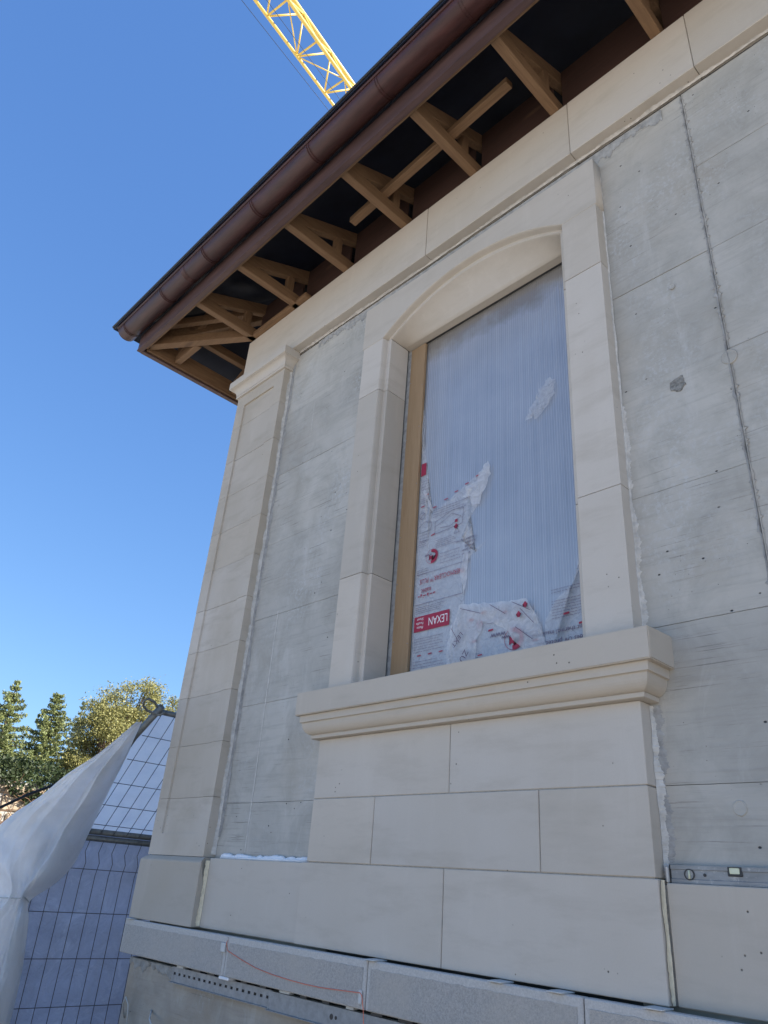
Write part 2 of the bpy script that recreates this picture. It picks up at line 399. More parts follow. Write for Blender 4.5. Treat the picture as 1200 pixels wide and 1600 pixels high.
def bead(name, p0, p1, a, b, mat, parent, n=90, wa=.03, wb=.03, amp=.5, seed=0.0, thick=.012):
    """a ragged mortar fillet along p0-p1; a and b are the two directions it spreads in"""
    p0, p1, a, b = Vector(p0), Vector(p1), Vector(a), Vector(b)
    bm = bmesh.new(); rows = []
    L = (p1 - p0).length
    for i in range(n + 1):
        s = i / n; c = p0.lerp(p1, s)
        na = noise.fractal(Vector((s * L * 5 + seed, seed, 0)), .35, 2.3, 8) * .8; nb = noise.fractal(Vector((s * L * 6 + seed, 3.3, seed)), .35, 2.3, 8) * .8
        A = max(.0015, wa * (1 + amp * na)); B = max(.0015, wb * (1 + amp * nb))
        k = min(thick, .3 * A) * (1 + .4 * nb)
        rows.append([bm.verts.new(c + a * A), bm.verts.new(c + a * A * .55 + b * min(B, k)), bm.verts.new(c + a * k * .7 + b * B * .6), bm.verts.new(c + b * B)])
    for i in range(n):
        for k in range(3): bm.faces.new((rows[i][k], rows[i][k + 1], rows[i + 1][k + 1], rows[i + 1][k]))
    return done(bm, name, mat, parent, True)

# ================================================================== SETTING: ground
bm = bmesh.new()
S = 900
bmesh.ops.create_grid(bm, x_segments=60, y_segments=60, size=S)
for v in bm.verts: v.co.z = GZ
ground = tag(done(bm, 'ground', 'ground'), kind='structure')
bm = bmesh.new(); nsx = 60; top_ = []; bot_ = []  # added dark strip on the ground, cuts bounce light under sill and eaves
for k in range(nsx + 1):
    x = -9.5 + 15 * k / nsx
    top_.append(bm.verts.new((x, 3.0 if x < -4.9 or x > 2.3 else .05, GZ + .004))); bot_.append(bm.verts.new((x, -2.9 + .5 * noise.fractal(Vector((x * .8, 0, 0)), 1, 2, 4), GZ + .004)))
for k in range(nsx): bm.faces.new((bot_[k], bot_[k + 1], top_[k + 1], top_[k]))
tag(done(bm, 'added_dark_strip', 'bounce_cut'), kind='structure')

# ================================================================== BUILDING
bld = empty('building'); bld.location = (0, 0, 0)
tag(bld, 'unfinished stone-clad concrete building with arched window under timber eaves and brown gutter', 'building')
WY = .08                      # concrete face
XL, XR, YB = -4.86, 2.2, 5.0
OX0, OX1, OZ0, OZ1 = -2.99, -1.55, .9, 3.44    # window opening in the core wall

# --- concrete wall: core with a real opening, cast panels in front
bm = bmesh.new()
c0, c1 = WY + .016, WY + .30
add_box(bm, XL, OX0, c0, c1, GZ, 4.42); add_box(bm, OX1, XR, c0, c1, GZ, 4.42)
add_box(bm, OX0, OX1, c0, c1, GZ, OZ0); add_box(bm, OX0, OX1, c0, c1, 3.70, 4.42)
add_box(bm, XL, XL + .3, c1, YB, GZ, 4.42); add_box(bm, XR - .3, XR, c1, YB, GZ, 4.42); add_box(bm, XL, XR, YB, YB + .3, GZ, 4.42)
add_box(bm, XL + .3, XR - .3, c1, YB, 4.30, 4.42); add_box(bm, XL + .3, XR - .3, c1, YB, .2, .4)
wall = done(bm, 'concrete_wall', 'dark_in', bld)
wall['label'] = 'blue-grey board-marked concrete wall'
rows = [-.30, .41, 1.005, 1.60, 2.175, 2.77, 3.34, 3.93]
def panel(x0, x1, z0, z1):
    g_ = .0011
    bm = bmesh.new()
    nx = max(2, int((x1 - x0) / .06)); dy = random.uniform(-.0015, .0015)
    # a front with slightly ragged edges plus sides
    def edge(x, z): return 0.0016 * noise.fractal(Vector((x * 9, z * 30, 1.7)), .6, 2.2, 5)
    bot = []; top = []
    for i in range(nx + 1):
        x = x0 + g_ + (x1 - x0 - 2 * g_) * i / nx
        bot.append((x, z0 + g_ + edge(x, z0))); top.append((x, z1 - g_ + edge(x, z1)))
    F = [[bm.verts.new((x, WY + dy, z)) for x, z in r] for r in (bot, top)]
    Bk = [[bm.verts.new((x, WY + .014, z)) for x, z in r] for r in (bot, top)]
    for i in range(nx):
        bm.faces.new((F[0][i], F[0][i + 1], F[1][i + 1], F[1][i]))
        bm.faces.new((F[0][i], Bk[0][i], Bk[0][i + 1], F[0][i + 1])); bm.faces.new((F[1][i], F[1][i + 1], Bk[1][i + 1], Bk[1][i]))
    for i in (0, nx): bm.faces.new((F[0][i], F[1][i], Bk[1][i], Bk[0][i]))
    return done(bm, 'cast_panel', 'concrete', wall)
for i in range(len(rows) - 1):
    z0, z1 = rows[i], rows[i + 1]
    panel(-4.86, -3.12, z0, z1)
    panel(-1.47, -.84, z0, z1)
    dz = random.uniform(-.05, .02) if 0 < i else 0
    panel(-.836, .7, z0, z1); panel(.704, 2.19, z0, z1)
panel(-3.12, -1.47, 3.74, 3.93)
# vertical formwork seam: a ragged fin of grout
bm = bmesh.new(); prev = None
for i in range(460):
    z = -.28 + i * (4.2 / 459)
    n1_ = noise.fractal(Vector((z * 14, 0, 0)), 1, 2, 5); n2_ = noise.fractal(Vector((z * 31, 5, 0)), 1, 2, 4)
    hw = .005 + .004 * abs(n1_) + (.014 * random.random() ** 2 if random.random() < .3 else 0); cx = -.838 + .004 * n1_ + .002 * n2_
    hgt = .003 + .004 * abs(n2_)
    cur = [bm.verts.new((cx - hw, WY - .0025, z)), bm.verts.new((cx - .001, WY - .003 - hgt, z)), bm.verts.new((cx + .0035, WY + .012, z)), bm.verts.new((cx + .004 + hw, WY - .0022 - .002 * random.random(), z))]
    if prev:
        for k in range(3): bm.faces.new((prev[k], prev[k + 1], cur[k + 1], cur[k]))
    prev = cur
done(bm, 'formwork_seam', 'smear', wall)
# plugged tie holes
def tie_hole(x, z, r, rough=False):
    bm = bmesh.new(); ns = 26; prof = [(1.0, -.001), (1.03, -.0008), (.95, -.0022), (.78, -.0006), (.0, -.0010)]
    prof[0] = (1.08, .002)
    rings = []
    for (rr, yy) in prof[:-1]:
        ring = []
        for k in range(ns):
            a = 2 * math.pi * k / ns; q = 1 + (.28 if rough else .06) * noise.fractal(Vector((math.cos(a) * 1.6, math.sin(a) * 1.6, x)), .6, 2.2, 4)
            jy = .0035 * noise.noise(Vector((math.cos(a) * 5 * rr, math.sin(a) * 5 * rr, z))) if rough else 0
            ring.append(bm.verts.new((x + r * rr * q * math.cos(a), WY - .003 + yy + jy, z + 1.1 * r * rr * q * math.sin(a))))
        rings.append(ring)
    c = bm.verts.new((x, WY - .003 + prof[-1][1], z))
    for i in range(len(rings) - 1):
        for k in range(ns): bm.faces.new((rings[i][k], rings[i][(k + 1) % ns], rings[i + 1][(k + 1) % ns], rings[i + 1][k]))
    for k in range(ns): bm.faces.new((rings[-1][k], rings[-1][(k + 1) % ns], c))
    return done(bm, 'tie_hole', 'concrete' if not rough else 'rough_patch', wall)
tie_hole(-1.065, 2.10, .034, True); tie_hole(-.835, 2.13, .032); tie_hole(-1.06, .33, .022); tie_hole(-1.03, 2.66, .014)

# --- foundation below the plinth
fd = box('foundation_wall', -4.86, XR, .0, .09, GZ, -.47, 'concrete_foot', bld, .006)

# --- granite plinth course
plinth = box('plinth_course', -4.90, XR, -.01, .078, -.44, -.292, 'mortar', bld)
gx = [-4.925, -3.755, -2.675, -1.615, -.55, .52, 1.45, 2.22]
for i in range(len(gx) - 1):
    x0, x1 = gx[i] + .002, gx[i + 1] - .002
    g_ = box('granite_block', x0, x1, -.055, -.0105, -.452, -.2705, 'granite_margin', plinth, .004, .0015)
    # bush-hammered field, standing a hair proud of the sawn margin, ragged outline
    bm = bmesh.new(); nx = 70; top = []; bot = []
    for k in range(nx + 1):
        x = x0 + .022 + (x1 - x0 - .044) * k / nx
        top.append(bm.verts.new((x, -.0585, -.300 + .004 * noise.noise(Vector((x * 22, 0, i)))))); bot.append(bm.verts.new((x, -.0585, -.447 + .003 * noise.noise(Vector((x * 25, 4, i))))))
    for k in range(nx): bm.faces.new((bot[k], bot[k + 1], top[k + 1], top[k]))
    r = bmesh.ops.extrude_face_region(bm, geom=list(bm.faces))
    for v in [e for e in r['geom'] if isinstance(e, bmesh.types.BMVert)]: v.co.y += .005
    done(bm, 'hammered_face', 'granite', plinth)

# --- blocks between pilaster, pier and to the right
low = box('wall_base_course', -4.2, XR, .045, .079, -.26, .085, 'mortar', bld)
box('stone_block', -4.172, -3.277, .018, .079, -.262, .1, 'stone', low, .003, .001)
xs = [-1.326, -.2, .9, 2.19]
for i in range(len(xs) - 1): box('stone_block', xs[i] + .002, xs[i + 1] - .002, .032, .079, -.262, .092, 'stone', low, .003, .001)

# --- pier under the window
pier = box('window_pier', -3.225, -1.352, .006, .079, -.255, .72, 'mortar', bld)
def row(parent, xs, z0, z1, y=.0, mat='stone', yb=.078):
    for i in range(len(xs) - 1): box('stone_block', xs[i] + .002, xs[i + 1] - .002, y, yb, z0 + .002, z1 - .002, mat, parent, .0025, .0012)
row(pier, [-3.273, -2.305, -1.336], -.264, .103)
row(pier, [-3.238, -2.764, -1.812, -1.342], .103, .404)
row(pier, [-3.238, -2.290, -1.342], .404, .708)

# --- moulded sill: profile of (projection from pier face, z), mitred round both ends
def moulding(name, prof, x0, x1, yface, yback, mat, parent):
    bm = bmesh.new(); rings = []
    for (p, z) in prof:
        rings.append([bm.verts.new(c) for c in ((x0 - p, yback, z), (x0 - p, yface - p, z), (x1 + p, yface - p, z), (x1 + p, yback, z))])
    for i in range(len(rings) - 1):
        for k in range(3): bm.faces.new((rings[i][k], rings[i][k + 1], rings[i + 1][k + 1], rings[i + 1][k]))
        bm.faces.new((rings[i][3], rings[i][0], rings[i + 1][0], rings[i + 1][3]))
    bm.faces.new(rings[0][::-1]); bm.faces.new(rings[-1])
    return done(bm, name, mat, parent)
ov = [(.062 - .034 * (1 - math.cos(a)) if False else .030 + .046 * math.sin(a), .802 - .072 * math.cos(a) if False else .728 + .060 * (1 - math.cos(a))) for a in [math.pi / 2 * k / 8 for k in range(9)]]
prof = [(.0, .7075), (.034, .7085), (.036, .7105), (.036, .7255), (.034, .728)] + ov[1:] + [(.078, .789), (.078, .7905), (.086, .7915), (.087, .793), (.087, .826), (.086, .8275)]
sill_bed = moulding('sill_moulding', prof, -3.238, -1.342, .0, .079, 'stone', bld)
bm = bmesh.new(); add_box(bm, -3.349, -1.231, -.108, .24, .8275, .953)
for v in bm.verts:
    if v.co.z > .9 and v.co.y > 0: v.co.z += .012
bmesh.ops.bevel(bm, geom=list(bm.edges), offset=.004, segments=2, affect='EDGES')
done(bm, 'window_sill', 'stone', bld)

# --- window surround with segmental arch
sur = box('window_surround', -3.20, -3.10, .02, .079, .97, 3.7, 'mortar', bld)
box('mortar_core', -1.45, -1.355, .02, .079, .97, 3.7, 'mortar', sur)
def jamb(z0, z1, side):
    # plan profile, front edge with a small hollow, a fillet, then the deep reveal
    if side < 0:
        pr = [(-3.212, .079), (-3.212, 0), (-3.022, 0), (-3.017, .006), (-3.012, .022), (-3.010, .043), (-3.008, .046), (-2.982, .046), (-2.979, .049), (-2.979, .215), (-3.05, .215), (-3.05, .079)]
    else:
        pr = [(-1.343, .079), (-1.343, 0), (-1.558, 0), (-1.563, .006), (-1.568, .022), (-1.570, .043), (-1.572, .046), (-1.598, .046), (-1.601, .049), (-1.601, .215), (-1.53, .215), (-1.53, .079)]
    bm = bmesh.new(); add_prism(bm, pr, z0 + .002, z1 - .002, 'z')
    dy = random.uniform(-.001, .001)
    for v in bm.verts: v.co.y += dy
    return done(bm, 'jamb_stone', 'stone', sur)
for s in (-1, 1):
    for z0, z1 in ((.951, 1.650), (1.650, 2.985), (2.985, 3.424)): jamb(z0, z1, s)
# lintel: one big stone with the arch cut out, same edge profile swept round the arch, soffit running back to a straight edge
cx, R0, cz = -2.29, 1.2, 2.462
def arc(Rr, x): return cz + math.sqrt(max(0, Rr * Rr - (x - cx) ** 2))
bm = bmesh.new(); NA = 48
steps = [(-.734, 0, 0.0), (-.729, .005, .004), (-.724, .022, .010), (-.722, .043, .013), (-.720, .046, .015), (-.694, .046, .040), (-.690, .049, .043)]
top = 3.79; zs = 3.426
linesr = []
for hw, y, drop in steps:
    hw = abs(hw)
    xs_ = [cx - hw + 2 * hw * k / NA for k in range(NA + 1)]
    ln = []
    for x in xs_:
        t = (x - cx) / hw
        ztop = 3.660 - drop
        # circular segment through springing (zs) and crown
        rise = ztop - zs; Rr = (hw * hw + rise * rise) / (2 * rise)
        ln.append(bm.verts.new((x, y, zs + math.sqrt(max(0, Rr * Rr - (t * hw) ** 2)) - (Rr - rise))))
    linesr.append(ln)
# soffit rows
for f_, y in ((.12, .068), (.3, .097), (.5, .125), (.7, .152), (.86, .172), (1.0, .186)):
    base = linesr[6]
    e = f_ ** 1.25
    linesr.append([bm.verts.new((v.co.x, y, v.co.z * (1 - e) + (zs + .002) * e)) for v in base])
linesr.append([bm.verts.new((v.co.x, .236, zs)) for v in linesr[6]])
for a_, b_ in zip(linesr[:-1], linesr[1:]):
    for k in range(NA): bm.faces.new((a_[k], a_[k + 1], b_[k + 1], b_[k]))
# front face
fr = linesr[0]
tp = [bm.verts.new((v.co.x, 0, top)) for v in fr]
for k in range(NA): bm.faces.new((fr[k], fr[k + 1], tp[k + 1], tp[k]))
xl, xr = -3.226, -1.338
L0 = bm.verts.new((xl, 0, zs)); L1 = bm.verts.new((xl, 0, top)); R0_ = bm.verts.new((xr, 0, zs)); R1_ = bm.verts.new((xr, 0, top))
bm.faces.new((L0, fr[0], tp[0], L1)); bm.faces.new((fr[-1], R0_, R1_, tp[-1]))
B = {}
for nm, v in (('L0', L0), ('L1', L1), ('R0', R0_), ('R1', R1_)): B[nm] = bm.verts.new((v.co.x, .079, v.co.z))
bm.faces.new((L0, L1, B['L1'], B['L0'])); bm.faces.new((R1_, R0_, B['R0'], B['R1']))
bm.faces.new([L1] + tp + [R1_, B['R1'], B['L1']])
for sd_, a_, bb in ((0, L0, B['L0']), (-1, R0_, B['R0'])):
    chain = [ln[sd_] for ln in linesr[:7]]
    bm.faces.new(([a_] + chain + [bb]) if sd_ == 0 else ([a_] + chain + [bb])[::-1])
lintel = done(bm, 'arched_lintel_stone', 'stone', sur)
for p in lintel.data.polygons: p.use_smooth = abs(p.normal.y) < .98 and p.center.y > .001 and p.center.y < .19
# core behind, so no light comes over the top
box('lintel_backing', -3.02, -1.5, .19, .37, 3.436, 3.92, 'dark_in', sur)

# --- strip of frame and plywood at the left side of the opening
box('frame_strip', -3.02, -2.953, .232, .262, .96, 3.424, 'smear', bld)
bt = box('plywood_batten', -2.951, -2.818, .224, .246, .955, 3.415, 'osb', bld, .002)
for z in (1.25, 1.62, 1.98, 2.3, 2.7, 3.1):
    for xx in (-2.94, -2.83):
        bm = bmesh.new()
        bmesh.ops.create_icosphere(bm, subdivisions=1, radius=.0035, matrix=Matrix.Translation((xx + random.uniform(-.004, .004), .2235, z + random.uniform(-.05, .05))))
        done(bm, 'screw_head', 'zinc', bt)

# --- corner pilaster
PX0, PX1, GX0, GX1 = -4.905, -4.226, -4.785, -4.352
pil = box('corner_pilaster', PX0 + .02, PX1 - .02, .02, .079, -.25, 3.8, 'mortar', bld)
# plinth stone of the pilaster, chamfered top
bm = bmesh.new()
pr = [(-.038, -.263), (-.038, .070), (-.034, .078), (.0, .1015), (.078, .1015), (.078, -.263)]
add_prism(bm, pr, -4.925, -4.178, 'x')
for v in bm.verts:
    if v.co.z > .09:
        v.co.x += .028 if v.co.x < -4.5 else -.028
bmesh.ops.bevel(bm, geom=list(bm.edges), offset=.003, segments=1, affect='EDGES')
done(bm, 'pilaster_base_stone', 'stone_b', pil)
zj = [.103, .445, .782, 1.118, 1.452, 1.778, 2.105, 2.43, 2.762, 3.105, 3.455, 3.79]
D = .013
def shaft_prof(): return [(PX0, .079), (PX0, 0), (GX0, 0), (GX0 + .003, D), (GX1 - .003, D), (GX1, 0), (PX1, 0), (PX1, .079)]
for i in range(len(zj) - 1):
    z0, z1 = zj[i] + .0012, zj[i + 1] - .0012
    bm = bmesh.new(); dy = random.uniform(-.0008, .0008)
    if i == 0:
        add_box(bm, PX0, PX1, 0, .079, z0, .232); add_prism(bm, shaft_prof(), .232, z1, 'z')
    elif i == len(zj) - 2:
        add_box(bm, PX0, PX1, 0, .079, 3.672, z1); add_prism(bm, shaft_prof(), z0, 3.672, 'z')
    else: add_prism(bm, shaft_prof(), z0, z1, 'z')
    for v in bm.verts: v.co.y += dy
    done(bm, 'shaft_stone', 'stone_b', pil)
cv = [(.018 + .046 * (1 - math.cos(a)), 3.815 + .066 * math.sin(a)) for a in [math.pi / 2 * k / 8 for k in range(9)]]
prof = [(.0, 3.791), (.016, 3.792), (.018, 3.794), (.018, 3.808), (.014, 3.8095), (.014, 3.814)] + cv + [(.064, 3.886), (.071, 3.887), (.073, 3.889), (.073, 3.957), (.071, 3.959)]
moulding('capital', prof, PX0, PX1, 0, .0795, 'stone', pil)

# --- frieze
FZ0, FZ1 = 3.962, 4.432
frz = box('frieze', -4.88, XR, .02, .0785, 3.99, 4.40, 'mortar', bld)
fx = [-4.908, -2.648, -1.476, -.722, .45, 1.4, 2.22]
for i in range(len(fx) - 1): box('frieze_stone', fx[i] + .0015, fx[i + 1] - .0015, 0, .30, FZ0, FZ1, 'stone', frz, .003, .0012)
box('frieze_stone', -4.906, -4.62, .305, 4.0, FZ0, FZ1, 'stone', frz, .003)

# --- mortar left in the corners
bead('mortar_bead', (-4.15, WY - .004, FZ0 - .001), (2.15, WY - .004, FZ0 - .001), (0, 0, -1), (0, -1, 0), 'bead', bld, 1400, .009, .012, .8, 1.1)
bead('mortar_bead', (-1.3425, WY - .003, .70), (-1.3425, WY - .003, .10), (1, 0, 0), (0, -1, 0), 'bead', bld, 400, .020, .012, .8, 4.0)
bead('mortar_bead', (-1.3425, WY - .0012, .70), (-1.3425, WY - .0012, .10), (1, 0, 0), (0, -1, 0), 'smear', bld, 300, .040, .004, .8, 5.0)
bead('mortar_bead', (-1.3425, WY - .003, .955), (-1.3425, WY - .003, 3.75), (1, 0, 0), (0, -1, 0), 'bead', bld, 1100, .006, .010, .8, 8.0)
bead('mortar_bead', (-1.3425, WY - .0015, .955), (-1.3425, WY - .0015, 2.1), (1, 0, 0), (0, -1, 0), 'bead', bld, 500, .016, .004, 1.3, 2.4)
bead('mortar_bead', (PX1 + .0005, WY - .003, .12), (PX1 + .0005, WY - .003, 3.79), (1, 0, 0), (0, -1, 0), 'bead', bld, 1200, .012, .020, .6, 12.0)
bead('mortar_bead', (PX1 + .012, WY - .0022, .22), (PX1 + .012, WY - .0022, 3.85), (1, 0, 0), (0, -1, 0), 'smear', bld, 800, .026, .004, .6, 15.0)
bead('mortar_bead', (-3.9, WY - .002, 3.935), (-.95, WY - .002, 3.915), (0, 0, -1), (0, -1, 0), 'smear', bld, 800, .06, .004, 1.0, 21.0)
bead('mortar_bead', (-3.2125, WY - .003, 3.7), (-3.2125, WY - .003, .97), (-1, 0, 0), (0, -1, 0), 'smear', bld, 160, .008, .012, .6, 27.0)
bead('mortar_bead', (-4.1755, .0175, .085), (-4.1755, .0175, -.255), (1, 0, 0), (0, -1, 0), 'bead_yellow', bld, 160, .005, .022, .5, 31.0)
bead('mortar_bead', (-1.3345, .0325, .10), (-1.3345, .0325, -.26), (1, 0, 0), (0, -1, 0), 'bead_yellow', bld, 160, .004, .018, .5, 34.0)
# whitish drips that ran down the concrete
for (xa, za, xb, zb, w_, sd_) in ((-3.930, 1.62, -3.915, .14, .006, 51.0), (-3.845, 3.32, -3.84, 2.98, .004, 55.0)):
    bead('mortar_drip', (xa, WY - .0018, za), (xb, WY - .0018, zb), (1, 0, 0), (0, -1, 0), 'bead', bld, 120, w_, .0016, .9, sd_)
# expanding-foam line on top of the low block at the left
bm = bmesh.new()
x = -4.10
while x < -3.30:
    r = random.uniform(.010, .026)
    bmesh.ops.create_icosphere(bm, subdivisions=2, radius=r, matrix=Matrix.Translation((x, .072 - r * .3, .102 + r * .35)) @ Matrix.Diagonal((1.9, .7, .85, 1)))
    x += r * random.uniform(.9, 1.6)
add_box(bm, -4.10, -3.29, .036, .0785, .1005, .111)
for v in bm.verts:
    d_ = noise.noise_vector(v.co * 45) * .004
    v.co += d_
done(bm, 'foam_bead', 'foam', bld, True)

# ================================================================== ROOF
EY, EX = -.683, -5.78           # fascia planes (front, left)
SL = math.tan(RAD(24))
def deck(y): return 4.60 + (y + .70) * SL
roof = None
bm = bmesh.new()
# hipped roof deck: outer sheet with thickness
ex0, ey0, ez0 = -5.935, -.905, 4.620
RX1, RY1 = 3.1, 6.3
rid = (ey0 + RY1) / 2; rz = ez0 + (rid - ey0) * SL
out = [(ex0, ey0, ez0), (RX1, ey0, ez0), (RX1, RY1, ez0), (ex0, RY1, ez0)]
ra = (ex0 + (rid - ey0), rid, rz); rb = (RX1 - (rid - ey0), rid, rz)
for dz, inv in ((0, False), (-.022, True)):
    vs = [bm.verts.new((p[0], p[1], p[2] + dz)) for p in out + [ra, rb]]
    for f_ in ((0, 1, 5, 4), (1, 2, 5), (2, 3, 4, 5), (3, 0, 4)): bm.faces.new([vs[i] for i in (f_[::-1] if inv else f_)])
    if not inv: ov_ = vs
    else:
        for i in range(4): bm.faces.new((ov_[i], vs[i], vs[(i + 1) % 4], ov_[(i + 1) % 4]))
roof = done(bm, 'roof', 'membrane', bld)
# dark drip edge along the eaves
tube('drip_edge', [(ex0 - .005, ey0 - .006, ez0 + .004), (RX1, ey0 - .006, ez0 + .004)], .010, 'roof', roof, 8)
tube('drip_edge', [(ex0 - .006, ey0 - .005, ez0 + .003), (ex0 - .006, RY1, ez0 + .003)], .010, 'roof', roof, 8)
# fascia: brown metal outside, timber inside
def fascia_prof(s): return [(0, 4.395), (0, 4.565), (.004, 4.585), (.034, 4.585), (.034, 4.395)]
bm = bmesh.new(); add_prism(bm, [(EY + a, z) for a, z in fascia_prof(0)], EX + .002, RX1 - .2, 'x')
add_prism(bm, [(EY - .004, 4.388), (EY - .004, 4.402), (EY + .04, 4.402), (EY + .04, 4.388)], EX - .002, RX1 - .2, 'x')
fas = done(bm, 'fascia', 'brown_fascia', roof)
bm = bmesh.new(); add_prism(bm, [(EX - .002 + a, z) for a, z in fascia_prof(0)], EY + .035, RY1 - .2, 'y')
add_prism(bm, [(EX - .006, 4.388), (EX - .006, 4.402), (EX + .04, 4.402), (EX + .04, 4.388)], EY + .042, RY1 - .2, 'y')
done(bm, 'fascia', 'brown_fascia', roof)
box('eaves_board', EX + .035, EX + .065, EY + .07, 5.9, 4.41, 4.585, 'wood_y', roof, .003)
box('eaves_board', EX + .07, 2.85, EY + .036, EY + .066, 4.41, 4.585, 'wood_x', roof, .003)
# half-round gutter with rolled lip, end cap and straps
GYC, GZC, GR = -.792, 4.588, .088
bm = bmesh.new(); prf = []
for k in range(15):
    a = math.pi * (k / 14); prf.append((GYC + GR * math.cos(a), GZC - .93 * GR * math.sin(a)))
inner = [(GYC + (p[0] - GYC) * .965, GZC + (p[1] - GZC) * .965 + .002) for p in prf]
add_prism(bm, prf + inner[::-1], -5.87, RX1, 'x')
gut = done(bm, 'gutter', 'brown', roof)
for p in gut.data.polygons: p.use_smooth = abs(p.normal.x) < .5
tube('gutter_lip', [(-5.872, GYC - GR - .002, GZC + .004), (RX1, GYC - GR - .002, GZC + .004)], .011, 'brown', gut, 8)
bm = bmesh.new(); add_prism(bm, prf, -5.876, -5.868, 'x'); done(bm, 'end_cap', 'brown', gut)
bx_ = [-5.76, -5.07, -4.38, -3.69, -3.0, -2.31, -1.62, -.93, -.24]
for i, x in enumerate(bx_):
    bm = bmesh.new()
    for dx in (-.012, .008):
        add_prism(bm, [(GYC + (p[0] - GYC) * 1.035, GZC + (p[1] - GZC) * 1.035) for p in prf] + [(GYC + (p[0] - GYC) * 1.005, GZC + (p[1] - GZC) * 1.005) for p in prf[::-1]], x + dx + random.uniform(-.002, .002), x + dx + .007, 'x')
    done(bm, 'gutter_strap', 'brown', gut)
for x in (-4.72, -1.25):
    bm = bmesh.new(); add_prism(bm, [(GYC + (p[0] - GYC) * 1.012, GZC + (p[1] - GZC) * 1.012) for p in prf] + [(GYC + (p[0] - GYC) * 1.001, GZC + (p[1] - GZC) * 1.001) for p in prf[::-1]], x, x + .05, 'x'); done(bm, 'gutter_joint', 'brown', gut)

# eaves trusses: bottom chord, sloping top chord, post; nail plates
LZ = 4.434
def truss(x, wdt=.062):
    ys0 = EY + .067
    t = beam('roof_truss', (x, ys0 + .02, deck(ys0 + .02) - .115), (x, 1.4, deck(1.4) - .115), wdt - .004, .11, 'wood_y', bld)
    b_ = beam('bottom_chord', (x, ys0, LZ + .05), (x, .8, LZ + .05), wdt, .1, 'wood_y', t)
    beam('web_post', (x, -.115, LZ + .1), (x, -.115, deck(-.115) - .17), wdt - .008, .065, 'wood_z', t, up=(0, 1, 0))
    return t
for x in [-4.83, -4.19, -3.555, -2.895, -2.225, -1.565, -.885, -.22, .44, 1.1, 1.76]: truss(x)
# hip rafter, hip tie and the jack pieces at the corner
hip = beam('hip_tie', (EX + .075, EY + .075, LZ + .045), (-4.83, -.02, LZ + .045), .075, .09, 'wood_x', bld)
beam('hip_rafter', (EX + .08, EY + .08, 4.53), (-4.3, EY + .08 + (-4.3 - EX - .08), 4.53 + (-4.3 - EX) * SL), .07, .12, 'wood_x', hip)
beam('hip_post', (-5.02, -.13, LZ + .09), (-5.02, -.13, 4.78), .06, .06, 'wood_z', hip, up=(0, 1, 0))
jk = beam('jack_tie', (EX + .067, -.30, LZ + .045), (-5.32, -.30, LZ + .045), .06, .09, 'wood_x', bld)
beam('jack_rafter', (EX + .07, -.30, 4.56), (-5.0, -.30, 4.56 + .72 * SL), .055, .1, 'wood_x', jk)
jk = beam('jack_tie', (EX + .067, .36, LZ + .045), (-4.9, .36, LZ + .045), .06, .09, 'wood_x', bld)
beam('jack_rafter', (EX + .07, .36, 4.56), (-4.8, .36, 4.56 + .92 * SL), .055, .1, 'wood_x', jk)
beam('corner_strut', (EX + .08, -.52, LZ + .14), (-5.12, .06, LZ + .30), .055, .075, 'wood_x', bld)
beam('corner_strut', (-5.45, EY + .075, LZ + .13), (-4.93, -.10, LZ + .30), .055, .075, 'wood_x', bld)
beam('purlin', (EX + .30, -.40, 4.66), (EX + .30, 3.0, 4.66), .06, .09, 'wood_y', bld)
# plate on the frieze near the corner, board wall closing the roof space, loose brace on the chords
beam('wall_plate', (-4.86, -.012, FZ1 + .022), (-4.02, -.012, FZ1 + .022), .07, .04, 'wood_x', bld)
xsb = [-4.80, -4.155, -3.52, -2.86, -2.19, -1.53, -.85, -.19, .475]
for i in range(len(xsb) - 1):
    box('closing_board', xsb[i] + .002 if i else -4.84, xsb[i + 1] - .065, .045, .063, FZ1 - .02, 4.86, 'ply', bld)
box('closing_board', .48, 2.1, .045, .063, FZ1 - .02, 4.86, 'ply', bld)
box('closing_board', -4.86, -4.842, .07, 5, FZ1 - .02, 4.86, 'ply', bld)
beam('brace', (-3.24, -.225, LZ + .1252), (-1.70, -.285, LZ + .1252), .062, .05, 'wood_x', bld, bev=.003)
tag(bpy.data.objects['brace'], 'loose batten laid along the tops of the eaves timbers')

# ================================================================== POLYCARBONATE SHEET IN THE WINDOW
SY = .252
bm = bmesh.new(); pitch = .0158; prev = None
x = -2.90; k = 0
while x < -1.57:
    y = SY - .0005 * (1 + math.cos(2 * math.pi * k / 6)) - .0006 * noise.noise(Vector((k // 6 * 7.7, 0, 0)))
    cur = [bm.verts.new((x, y, .962)), bm.verts.new((x, y, 3.425))]
    if prev: bm.faces.new((prev[0], cur[0], cur[1], prev[1]))
    prev = cur; x += pitch / 6; k += 1
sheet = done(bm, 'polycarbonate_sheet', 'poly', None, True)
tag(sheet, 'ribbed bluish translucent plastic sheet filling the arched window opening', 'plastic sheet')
bm = bmesh.new(); add_box(bm, -2.90, -1.56, SY + .004, SY + .010, .962, 3.425); done(bm, 'rear_skin', 'poly', sheet)

